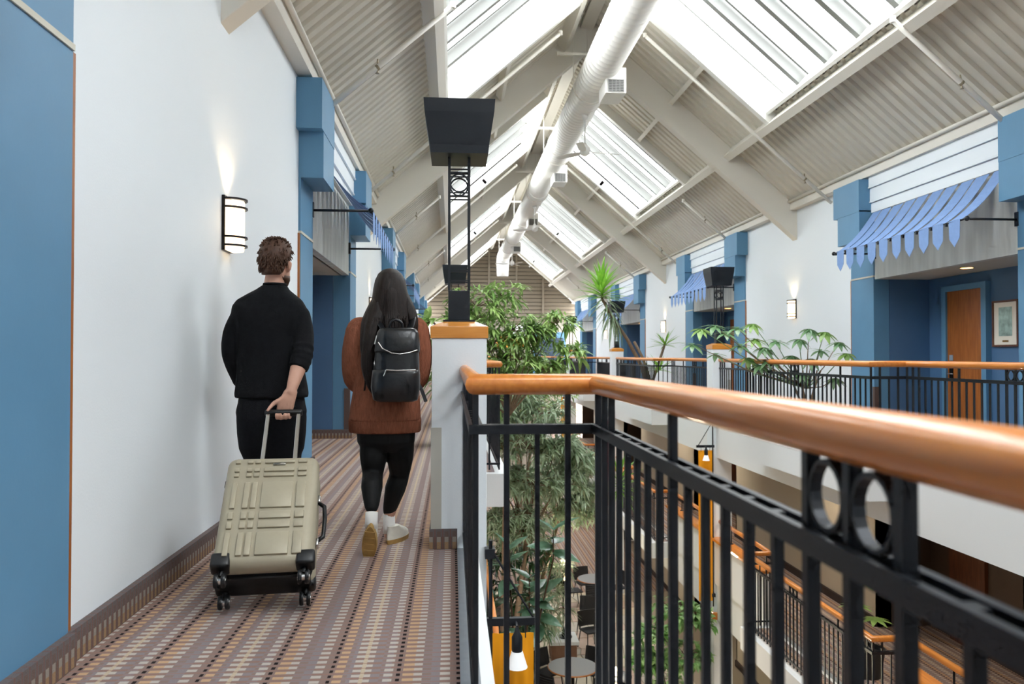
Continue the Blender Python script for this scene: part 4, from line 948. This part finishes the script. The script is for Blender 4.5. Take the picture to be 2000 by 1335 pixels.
for z in (.14, .84): rbox(-sw / 2 - .014, -sw / 2 + .004, -.03, .03, sl * z - .022, sl * z + .022, 'side_foot', BLKP, su, .005, 2)
rbox(-sw / 2 + .02, sw / 2 - .02, -.02, sd / 2 - .004, -.006, .03, 'base_plate', BLKP, su, .008, 2)
su.location = (-.872, 3.8, .158); su.rotation_euler = (Matrix.Rotation(R(6.5), 3, 'Z') @ Matrix.Rotation(R(-49), 3, 'X')).to_euler()
su_M = Matrix.Translation(su.location) @ su.rotation_euler.to_matrix().to_4x4()
GRIP = su_M @ Vector((0, .064, sl + .49)); GX = (su_M.to_3x3() @ Vector((1, 0, 0))).normalized()

# ================================================================ PEOPLE
SKIN = mat('warm_skin', '#d0a08a', .5, noise=.05, nscale=12)
def ell(c, rx, ry, n=20, yaw=0.0, pw=2.0):
    out = []
    for j in range(n):
        a = 2 * math.pi * j / n; ca, sa = math.cos(a), math.sin(a)
        x = rx * math.copysign(abs(ca) ** (2 / pw), ca); y = ry * math.copysign(abs(sa) ** (2 / pw), sa)
        out.append(Vector((c[0] + x * math.cos(yaw) - y * math.sin(yaw), c[1] + x * math.sin(yaw) + y * math.cos(yaw), c[2])))
    return out
def remesh(b, name, m, parent, voxel, it=6, keep=None, fac=.5):
    """fuse the collected volumes into one continuous smooth surface"""
    o = b.obj('tmp_volume', None)
    md = o.modifiers.new('r', 'REMESH'); md.mode = 'VOXEL'; md.voxel_size = voxel
    ms = o.modifiers.new('s', 'SMOOTH'); ms.iterations = it; ms.factor = fac
    dg = bpy.context.evaluated_depsgraph_get(); me = bpy.data.meshes.new_from_object(o.evaluated_get(dg))
    bpy.data.objects.remove(o); me.name = name; me.materials.clear(); me.materials.append(m); me.shade_smooth()
    if parent is not None:
        w = wloc(parent); me.transform(Matrix.Translation(-w))
    ob = bpy.data.objects.new(name, me); COL.objects.link(ob)
    if parent is not None: ob.parent = parent
    return ob
def lerp3(pts, n=4):
    """smooth polyline through points (Catmull-Rom)"""
    P_ = [Vector(p) for p in pts]; out = []
    for i in range(len(P_) - 1):
        p0, p1, p2, p3 = P_[max(0, i - 1)], P_[i], P_[i + 1], P_[min(len(P_) - 1, i + 2)]
        for k in range(n):
            t = k / n; out.append(.5 * ((2 * p1) + (p2 - p0) * t + (2 * p0 - 5 * p1 + 4 * p2 - p3) * t * t + (3 * p1 - p0 - 3 * p2 + p3) * t ** 3))
    return out + [P_[-1]]
def limb(b, pts, rs, n=14, sub=5):
    p = lerp3(pts, sub); q = []
    for i in range(len(p)):
        t = i / sub; k = min(int(t), len(rs) - 2); q.append(rs[k] + (rs[k + 1] - rs[k]) * (t - k))
    b.tube(p, q, n); b.ball(p[0], q[0] * .98); b.ball(p[-1], q[-1] * .98)
def head(b, base, turn, s=1.0):
    """base = chin level point on the head axis; facing +y before the turn"""
    def tr(x, y, z):
        x, y, z = x * s, y * s, z * s; c, q = math.cos(turn), math.sin(turn); return Vector((base[0] + x * c - y * q, base[1] + x * q + y * c, base[2] + z))
    prof = [(-.01, .02, .025, .055), (.0, .036, .042, .05), (.03, .056, .066, .035), (.07, .067, .083, .012), (.12, .074, .094, 0), (.165, .0765, .098, -.006), (.205, .069, .088, -.01), (.235, .046, .06, -.012), (.248, .015, .02, -.012)]
    rings = []
    for z, rx, ry, yo in prof: rings.append([tr(rx * math.cos(2 * math.pi * j / 24), yo + ry * math.sin(2 * math.pi * j / 24), z) for j in range(24)])
    b.loft(rings)
    b.tube([tr(0, .09, .125), tr(0, .115, .085), tr(0, .095, .075)], [.009, .016, .012], 8)          # nose
    b.tube([tr(-.022, .091, .045), tr(0, .098, .046), tr(.022, .091, .045)], [.005, .008, .005], 8)     # lips
    b.tube([tr(-.04, .084, .135), tr(0, .094, .138), tr(.04, .084, .135)], [.008, .01, .008], 8)         # brow
    for sx in (-1, 1):
        b.tube([tr(sx * .074, .0, .14), tr(sx * .097, -.012, .125), tr(sx * .092, -.008, .095), tr(sx * .074, .006, .075)], [.008, .015, .013, .008], 8)
    return tr
def hand_relaxed(b, wrist, d, side, palm_n):
    """hand hanging from the wrist along d, with five fingers; side = towards the thumb"""
    w, d, s, n = Vector(wrist), Vector(d).normalized(), Vector(side).normalized(), Vector(palm_n).normalized()
    c = w + d * .05
    for k in (-.03, -.01, .01, .03): b.tube([w + s * k * .6, c + s * k, w + d * .095 + s * k], [.018, .017, .013], 8)
    for i, (off, L) in enumerate(((.033, .075), (.011, .085), (-.011, .08), (-.033, .062))):
        p = w + d * .09 + s * off; b.tube([p, p + d * L * .45 + n * .008, p + d * L * .75 + n * .025, p + d * L * .9 + n * .042], [.0105, .0098, .009, .008], 8)
    p = w + d * .025 + s * .03; b.tube([p, p + d * .03 + s * .022, p + d * .065 + s * .028 + n * .008, p + d * .085 + s * .024 + n * .014], [.014, .012, .01, .008], 8)

# ------------------------------------------------ the man
MY = 4.95
mp = lambda x, y, dy=0.0: wpx(x, y, MY + dy)
body = MB()
hipc = mp(531, 800)
G = lambda v, z: Vector((v[0], v[1], z))
# torso and pelvis
tor = [(800, 531, .165, .115), (770, 531, .165, .11), (720, 530, .16, .105), (660, 528, .175, .115), (615, 527, .19, .115), (592, 527, .17, .1), (575, 530, .1, .075), (560, 536, .06, .06)]
body.loft([ell(mp(x, y), rx, ry) for y, x, rx, ry in tor])
limb(body, [mp(528, 585, -.005), mp(534, 560), mp(537, 540, .01)], [.066, .06, .058])
chin = mp(540, 553, .0); mh = head(body, (chin.x, chin.y, 1.628), R(-20), 1.02)
shL, elL, wrL = mp(470, 618), mp(455, 690, .0), mp(470, 742, .22)
limb(body, [shL, elL, wrL], [.052, .042, .03])
shR, elR, wrR = mp(584, 616), mp(590, 694, -.1), None
wrR = GRIP + Vector((.035, .03, .125))
limb(body, [shR, elR, wrR], [.052, .042, .029])
limb(body, [elR, elR.lerp(wrR, .4), wrR], [.045, .046, .029])
hand_relaxed(body, wrL, (.25, .7, -.4), (0, -.3, 1), (1, 0, 0))
# right hand closed on the suitcase grip: palm behind the bar, fingers coming up in front of it, thumb over the left end
gb = lambda t, y, z: GRIP + GX * t + Vector((0, y, z))
for k in (-.036, -.012, .012, .036): body.tube([wrR + GX * k * .55, wrR.lerp(gb(k, .028, .03), .55) + GX * k * .2, gb(k, .03, .02)], [.02, .019, .014], 8)
for off, L in ((-.036, 1.0), (-.012, 1.06), (.012, 1.0), (.035, .86)):
    body.tube([gb(off, .03, .025), gb(off, .034, -.008), gb(off, .012, -.03 * L), gb(off, -.018, -.03 * L), gb(off, -.03, -.012), gb(off, -.028, .004)], [.0115, .011, .0105, .01, .0095, .008], 8)
body.tube([wrR + GX * -.025 + Vector((0, 0, -.03)), gb(-.06, .015, .055), gb(-.078, -.006, .03), gb(-.088, -.022, .012)], [.019, .014, .0115, .009], 8)
hips = {}
legs = []
for s, kx, ky, ax, ay in ((-1, -.1, .08, -.1, .2), (1, .095, -.02, .1, -.2)):
    hp = Vector((hipc.x + s * .09, MY, .93)); kn = Vector((hipc.x + kx, MY + ky, .5)); an = Vector((hipc.x + ax, MY + ay, .1)); legs.append((hp, kn, an))
    limb(body, [hp, kn, an], [.085, .055, .04])
    body.tube([an + Vector((0, -.05, -.05)), an + Vector((0, .05, -.05)), an + Vector((0, .18, -.07))], [.035, .038, .025], 8)
man = remesh(body, 'person', SKIN, None, .0065, 5)
tag(man, 'man in black sweater and dark jeans, seen from behind, pulling a suitcase', 'person')
KNITB = mat('black_sweater_knit', '#17181b', .92, noise=.12, nscale=30, bump=.25, bscale=220, spec=.2); DENIM = mat('black_denim', '#101116', .85, noise=.2, nscale=60, bump=.15, bscale=200, spec=.25)
sw_ = MB()
sw_.loft([ell(mp(x, y, dy), rx, ry, 24, 0, 2.3) for y, x, rx, ry, dy in ((776, 531, .216, .15, 0), (768, 531, .22, .152, 0), (755, 531, .214, .146, 0), (720, 529, .2, .138, 0), (680, 528, .198, .135, 0), (640, 527, .208, .138, 0), (612, 526, .226, .13, 0), (598, 526, .22, .12, 0), (586, 527, .195, .11, 0), (575, 530, .145, .098, 0), (566, 533, .1, .085, 0), (557, 537, .072, .07, .005))])
limb(sw_, [mp(474, 620), mp(459, 652, 0), mp(455, 692, .02), mp(468, 735, .18), mp(472, 744, .22)], [.074, .072, .066, .054, .05])
# pushed-up sleeve with folds at the elbow
q = lerp3([mp(582, 618), mp(590, 652, -.03), elR, elR.lerp(wrR, .38)], 9); rs = []
for i in range(len(q)):
    t = i / (len(q) - 1); rs.append(.077 - .02 * t + (.0045 * math.sin(i * 2.2) if t > .5 else 0))
sw_.tube(q, rs, 16); sw_.ball(q[0], rs[0])
remesh(sw_, 'sweater', KNITB, man, .009, 4)
cl = MB(); cl.loft([ell(mp(537, 558, .004), .074, .072, 20), ell(mp(537, 553, .006), .07, .069, 20), ell(mp(537, 553, .006), .062, .06, 20), ell(mp(537, 558, .004), .062, .06, 20)]); cl.obj('collar', KNITB, man, smooth=True)
tr_ = MB()
tr_.loft([ell(mp(531, y, dy), rx, ry, 24, 0, 2.3) for y, rx, ry, dy in ((765, .19, .128, 0), (790, .2, .14, -.005), (815, .207, .148, -.01), (845, .203, .142, -.01), (875, .193, .12, -.005), (900, .16, .09, 0))])
for (hp, kn, an), s in zip(legs, (-1, 1)):
    limb(tr_, [hp + Vector((s * .012, -.01, -.06)), hp.lerp(kn, .5) + Vector((0, -.008, 0)), kn, kn.lerp(an, .5) + Vector((0, -.015, 0)), an + Vector((0, 0, .02))], [.112, .1, .08, .066, .056])
remesh(tr_, 'jeans', DENIM, man, .009, 4)
pk = mp(580, 790); MB().box(pk.x - .05, pk.x + .02, MY - .152, MY - .147, pk.z - .004, pk.z + .004).obj('pocket_seam', BLKF, man)
SHOEB = mat('dark_shoe', '#1b1b1d', .6)
for hp, kn, an in legs:
    sh = MB(); zf = 0 if an.z < .2 else 0
    sh.loft([ell((an.x, an.y + dy, z), rx, ry, 18, 0, 2.6) for z, rx, ry, dy in ((.0, .048, .14, .055), (.03, .052, .145, .055), (.06, .047, .13, .045), (.095, .045, .075, 0))]); o = sh.obj('shoe', SHOEB, man, smooth=True, auto=R(50))
# short brown hair in tufts
HAIRM = mat('chestnut_hair', '#4b2f1e', .6, noise=.35, nscale=30, stretch=(6, 6, 1)); 
hm = MB(); hp_ = [(.055, .056, .04, -.062), (.085, .068, .068, -.042), (.12, .076, .084, -.032), (.14, .083, .092, -.026), (.165, .092, .1, -.018), (.21, .09, .104, -.008), (.245, .072, .085, -.004), (.268, .04, .05, -.004), (.276, .012, .016, -.004)]
hm.loft([[mh(rx * math.cos(2 * math.pi * j / 22), yo + ry * math.sin(2 * math.pi * j / 22), z) for j in range(22)] for z, rx, ry, yo in hp_])
rr = random.Random(5)
for i in range(620):
    k = rr.randrange(1, len(hp_) - 1); t = rr.random(); A, B_ = hp_[k], hp_[min(k + 1, len(hp_) - 1)]; z, rx, ry, yo = [a + (b2 - a) * t for a, b2 in zip(A, B_)]
    a = rr.uniform(0, 2 * math.pi)
    if math.sin(a) > .35 and z < .2: continue
    p = mh(rx * .95 * math.cos(a), yo + ry * .95 * math.sin(a), z); out = (p - mh(0, yo, z * .9)).normalized(); fl = Vector((rr.uniform(-.3, .3), rr.uniform(-.2, .2), -.9 if z < .22 else .25))
    q = p + out * .008; hm.tube([p - out * .004, q + fl * .012, q + fl * .028 + out * rr.uniform(-.002, .006)], [.005, .0045, .0012], 5)
hm.obj('hair', HAIRM, man, smooth=True)
bd = MB(); bd.loft([[mh(rx * math.cos(2 * math.pi * j / 20), yo + ry * math.sin(2 * math.pi * j / 20), z) for j in range(20)] for z, rx, ry, yo in ((-.013, .02, .024, .056), (-.003, .037, .044, .051), (.03, .0575, .0665, .036), (.055, .064, .075, .023))])
bd.obj('beard', HAIRM, man, smooth=True)
EYE = mat('eye_white', '#e8e4de', .2); 
for s in (-1, 1): MB().ball(mh(s * .031, .078, .122), .011).obj('eye', EYE, man, smooth=True)

# ------------------------------------------------ the woman
WY = 5.0
wp = lambda x, y, dy=0.0: wpx(x, y, WY + dy)
bo = MB()
bo.loft([ell(wp(x, y), rx, ry) for y, x, rx, ry in ((860, 754, .155, .11), (825, 754, .165, .12), (780, 755, .14, .1), (730, 757, .13, .09), (680, 758, .145, .1), (645, 758, .165, .095), (625, 758, .13, .08), (612, 758, .07, .06))])
limb(bo, [wp(758, 625), wp(760, 607), wp(761, 590, .01)], [.056, .05, .048])
ch = wp(762, 600); wh = head(bo, (ch.x, ch.y, ch.z - .01), R(-6), .97)
for sh_, el_, wr_ in (((702, 645, 0), (694, 738, .03), (722, 752, .27)), ((812, 645, 0), (818, 735, .03), (790, 750, .27))):
    limb(bo, [wp(*sh_), wp(*el_), wp(*wr_)], [.045, .036, .026]); hand_relaxed(bo, wp(*wr_), (.3 if sh_[0] < 750 else -.3, .8, .1), (0, .1, 1), (0, -1, 0))
lh, lk, la = wp(735, 850), wp(728, 925, -.02), wp(726, 1000, -.2)
rh, rk, ra = wp(778, 850), wp(780, 925, .1), wp(760, 1006, .17)
for h_, k_, a_ in ((lh, lk, la), (rh, rk, ra)):
    limb(bo, [h_, k_, a_], [.085, .05, .036])
foot_up = la + Vector((0, -.02, -.04)); toe_up = Vector((la.x + .0, la.y - .03, .03))
bo.tube([la, la + Vector((0, -.012, -.05)), la + Vector((0, .0, -.12))], [.034, .03, .024], 8)
bo.tube([ra, Vector((ra.x, ra.y - .01, .05)), Vector((ra.x + .01, ra.y + .13, .035))], [.036, .034, .025], 8)
wom = remesh(bo, 'person', SKIN, None, .0065, 5)
tag(wom, 'woman with long dark hair, rust knit sweater and leggings, walking away wearing a backpack', 'person')
KNITR = mat('rust_knit', '#8c5641', .95, noise=.18, nscale=70, bump=.6, bscale=160, stretch=(1, 1, .25), spec=.15)
ks = MB()
ks.loft([ell(wp(x, y), rx, ry, 26, 0, 2.2) for y, x, rx, ry in ((820, 752, .222, .165), (790, 753, .215, .16), (750, 755, .2, .15), (700, 757, .19, .142), (660, 758, .195, .138), (638, 758, .195, .125), (622, 758, .165, .105), (610, 759, .11, .085), (604, 760, .075, .07))])
limb(ks, [wp(703, 645), wp(694, 690, 0), wp(695, 738, .04), wp(712, 756, .2)], [.088, .084, .078, .055])
limb(ks, [wp(811, 645), wp(819, 690, 0), wp(815, 735, .04), wp(798, 754, .2)], [.088, .08, .074, .055])
remesh(ks, 'knit_sweater', KNITR, wom, .01, 4)
hb = MB(); n = 144
def rib(z_px, rx, ry, amp): 
    c = wp(752, z_px); return [Vector((c.x + (rx + amp * math.cos(j * math.pi)) * math.cos(2 * math.pi * j / n), c.y + (ry + amp * math.cos(j * math.pi)) * math.sin(2 * math.pi * j / n), c.z)) for j in range(n)]
hb.loft([rib(843, .212, .152, .002), rib(840, .219, .16, .003), rib(822, .221, .163, .003), rib(815, .22, .162, .002)])
hb.obj('ribbed_hem', KNITR, wom, smooth=True)
LEG = mat('black_leggings', '#0e0f11', .7, noise=.15, nscale=20, spec=.35)
lg = MB()
lg.loft([ell(wp(754, y, dy), rx, ry, 22) for y, rx, ry, dy in ((800, .16, .12, 0), (835, .182, .14, -.01), (862, .178, .13, -.005), (880, .14, .09, 0))])
limb(lg, [lh + Vector((0, 0, -.02)), lh.lerp(lk, .5) + Vector((-.004, -.01, 0)), lk, lk.lerp(la, .38) + Vector((0, -.03, .01)), la + Vector((0, 0, .03))], [.102, .088, .064, .066, .041])
limb(lg, [rh + Vector((0, 0, -.02)), rh.lerp(rk, .5) + Vector((.006, -.01, 0)), rk, rk.lerp(ra, .38) + Vector((0, -.03, .01)), ra + Vector((0, 0, .03))], [.102, .088, .064, .066, .041])
remesh(lg, 'leggings', LEG, wom, .008, 4)
SOCK = mat('white_sock', '#eceae6', .85); TAN = mat('gum_sole', '#b08d52', .55, noise=.12, nscale=30); TRAIN = mat('cream_trainer', '#dcd8cc', .6, noise=.06, nscale=30)
MB().tube([la + Vector((0, 0, .0)), la + Vector((0, -.02, -.05)), la + Vector((0, -.02, -.09))], [.037, .037, .036], 14).obj('sock', SOCK, wom, smooth=True)
MB().tube([ra + Vector((0, 0, .01)), Vector((ra.x, ra.y, .1)), Vector((ra.x, ra.y, .06))], [.038, .038, .038], 14).obj('sock', SOCK, wom, smooth=True)
def trainer(M):
    """M maps foot space (heel at origin, toe along +y, sole at z=0) to the world"""
    so = MB(); up_ = MB()
    outl = lambda t: (.03 + .012 * math.sin(math.pi * min(1, t * 1.05)) + .006 * t, )
    foot = []
    for i in range(24):
        a = 2 * math.pi * i / 24; y = .125 - .132 * math.cos(a); t = y / .26; w = .033 + .012 * math.sin(math.pi * max(0, min(1, t)) * .8)
        foot.append((math.sin(a) * w * 1.0, y))
    for z0, z1, k0, k1, bb in ((0, .028, .98, 1.05, so),):
        bb.loft([[M @ Vector((x * k0, (y - .125) * k0 + .125, z0)) for x, y in foot], [M @ Vector((x * k1, (y - .125) * k1 + .125, z1)) for x, y in foot]])
    for i in range(5): so.prism([M @ Vector((x, y, -.004)) for x, y in ((-.03, .03 + i * .045), (.03, .03 + i * .045), (.03, .05 + i * .045), (-.03, .05 + i * .045))], M.to_3x3() @ Vector((0, 0, .006)))
    lv = [(.026, 1.0, .125, 1.0), (.05, .98, .122, .98), (.07, .88, .11, .86), (.09, .8, .085, .6), (.11, .78, .06, .42)]
    up_.loft([[M @ Vector((x * kx, (y - .125) * ky + yc, z)) for x, y in foot] for z, kx, yc, ky in lv])
    o = up_.obj('trainer_upper', TRAIN, wom, smooth=True, auto=R(50)); so.obj('trainer_sole', TAN, wom, smooth=True, auto=R(50))
    la_ = MB()
    for i in range(4): la_.tube([M @ Vector((-.025, .13 + i * .02, .078 - i * .006)), M @ Vector((0, .135 + i * .02, .088 - i * .006)), M @ Vector((.025, .13 + i * .02, .078 - i * .006))], .004, 5)
    la_.obj('laces', SOCK, wom)
trainer(Matrix.Translation((ra.x, ra.y - .06, 0)) @ Matrix.Rotation(R(-24), 4, 'Z'))
hl = la + Vector((0, -.075, -.075))
trainer(Matrix.Translation((hl.x, hl.y, hl.z)) @ Matrix.Rotation(R(6), 4, 'Y') @ Matrix.Rotation(R(-64), 4, 'X'))
# long dark hair
HAIRW = mat('dark_brown_hair', '#1f1613', .5, noise=.55, nscale=16, stretch=(8, 8, .6), bump=.3, bscale=90, spec=.3)
hw = MB()
hw.loft([ell(wp(x, y, dy), rx, ry, 24) for y, x, rx, ry, dy in ((524, 762, .012, .014, -.01), (527, 762, .045, .05, -.01), (535, 762, .074, .085, -.01), (548, 762, .094, .106, -.012), (565, 762, .105, .112, -.018), (585, 763, .115, .105, -.03), (605, 764, .125, .095, -.045), (625, 764, .135, .09, -.055), (645, 763, .13, .075, -.075), (660, 762, .1, .045, -.09), (668, 760, .05, .02, -.1))])
def lock(pts, rs): hw.tube(lerp3([wp(*p) for p in pts], 5), [rs[0] + (rs[-1] - rs[0]) * i / ((len(pts) - 1) * 5) if len(rs) == 2 else rs[min(len(rs) - 1, i * len(rs) // ((len(pts) - 1) * 5 + 1))] for i in range((len(pts) - 1) * 5 + 1)], 10)
lock([(752, 580, -.03), (733, 640, -.1), (724, 680, -.15), (719, 715, -.17), (726, 750, -.15), (736, 772, -.12)], [.075, .02])
lock([(745, 580, -.02), (720, 625, -.08), (713, 655, -.12), (711, 690, -.15), (716, 725, -.15)], [.05, .012])
lock([(780, 575, -.01), (800, 610, -.06), (807, 632, -.09), (809, 650, -.1)], [.055, .02])
rr = random.Random(9)
for i in range(150):
    x0 = 762 + max(-19, min(19, rr.gauss(0, 13))); s_ = (x0 - 762) / 20; y1 = rr.uniform(640, 690) if s_ > -.3 else rr.uniform(680, 765); xe = 762 + s_ * 36 - (14 if s_ < -.3 else 0) + rr.uniform(-5, 5)
    xe = max(709, min(813, xe)); ye = y1 if xe < 745 else min(y1, 664)
    lock([(x0, 532 + abs(s_) * 6, -.06), (762 + s_ * 25, 566, -.13 + .07 * abs(s_) ** 2), (762 + s_ * 33, 610, -.145 + .07 * abs(s_) ** 2), ((xe + 762 + s_ * 34) / 2, (ye + 610) / 2, -.158), (xe, ye, -.165)], [.0055, .0025])
for i in range(26):
    u = rr.random(); lock([(740 - 10 * u, 620, -.17), (728 - 10 * u + rr.uniform(-3, 3), 665, -.205), (716 + 12 * u * rr.random(), 710, -.215), (722 + 8 * u, 745, -.19), (728 + 14 * u, 770 - 10 * rr.random(), -.15)], [.006, .002])
hw.obj('hair', HAIRW, wom, smooth=True)
for s in (-1, 1): MB().ball(wh(s * .031, .078, .122), .011).obj('eye', EYE, wom, smooth=True)

# ------------------------------------------------ backpack
LEA = mat('black_leather', '#191b1e', .3, noise=.1, nscale=14, bump=.08, bscale=60, coat=.15)
BY = WY - .17
bk0 = wpx(772, 783, BY - .13); bpk = thing('backpack', 'black leather backpack with silver zips worn by the woman', 'backpack', (bk0.x, BY, bk0.z))
def bp(x, y, d): return wpx(x, y, BY - d)
bd_ = MB()
bd_.loft([ell(Vector((wpx(x, y, BY - .07).x, BY - .065, wpx(x, y, BY - .07).z)), rx, ry, 28, 0, 3.2) for y, x, rx, ry in ((784, 773, .105, .05), (781, 773, .128, .066), (765, 773, .138, .074), (735, 774, .138, .076), (700, 775, .132, .07), (670, 776, .126, .062), (650, 777, .12, .05), (643, 777, .108, .036))])
o = bd_.obj('main_bag', LEA, bpk, smooth=True)
fl = MB()
fl.loft([ell(Vector((wpx(x, y, BY - .07).x, BY - .068, wpx(x, y, BY - .07).z)), rx, ry, 28, 0, 3.2) for y, x, rx, ry in ((688, 776, .133, .075), (684, 776, .134, .078), (665, 777, .13, .071), (650, 777, .123, .058), (643, 777, .11, .044), (640, 777, .09, .03))])
fl.obj('top_flap', LEA, bpk, smooth=True)
pc = MB()
pc.loft([ell(Vector((wpx(x, y, BY - .07).x, BY - .075, wpx(x, y, BY - .07).z)), rx, ry, 28, 0, 3.6) for y, x, rx, ry in ((783, 773, .11, .055), (779, 773, .132, .076), (755, 773, .144, .084), (730, 774, .141, .082), (722, 774, .138, .078), (721, 774, .12, .06))])
pc.obj('front_pocket', LEA, bpk, smooth=True)
bp2 = lambda x, y, d: wpx(x, y, BY - d)
MB().tube([bp2(739, 668, .132), bp2(747, 680, .14), bp2(765, 689, .152), bp2(782, 691, .153), bp2(800, 688, .147), bp2(815, 683, .136)], .0035, 6).obj('flap_zip', CHROME, bpk)
MB().tube([bp2(754, 722, .16), bp2(775, 723, .163), bp2(812, 722, .16)], .0038, 6).obj('pocket_zip', CHROME, bpk)
MB().tube([bp2(754, 722, .164), bp2(749, 734, .166)], .0045, 6).obj('zip_puller', CHROME, bpk)
MB().tube([bp2(736, 655, .12), bp2(732, 672, .125)], .0045, 6).obj('zip_puller', CHROME, bpk)
MB().lathe(Vector((wpx(733, 710, BY - .07).x - .0, BY - .085, wpx(733, 710, BY - .07).z)), [(.022, -.004), (.022, .004)], 18, 'X').obj('side_badge', mat('badge_white', '#d9dadb', .4), bpk)
MB().tube(lerp3([bp2(760, 645, .04), bp2(762, 632, .05), bp2(772, 624, .05), bp2(784, 630, .05), bp2(787, 645, .04)], 5), .0085, 8).obj('top_handle', LEA, bpk, smooth=True)
for xs in ((797, 803, 806, 806), (752, 744, 738, 735)):
    st = MB(); pts = lerp3([bp2(xs[0], 648, .05), bp2(xs[1], 636, .015), bp2(xs[2], 622, -.06), bp2(xs[3], 619, -.13), bp2(xs[3], 640, -.29), bp2(xs[3] + (3 if xs[0] > 770 else -3), 690, -.32), bp2(xs[3] + (10 if xs[0] > 770 else -10), 735, -.24), bp2(xs[3] + (5 if xs[0] > 770 else -5), 765, -.05)], 4)
    st.tube(pts, .022, 8, flat=.2); st.obj('shoulder_strap', LEA, bpk, smooth=True)
tl = bp2(817, 748, .05); MB().tube([tl, bp2(824, 762, .07), bp2(832, 784, .08)], .016, 6, flat=.2).obj('strap_tail', BLKF, bpk)
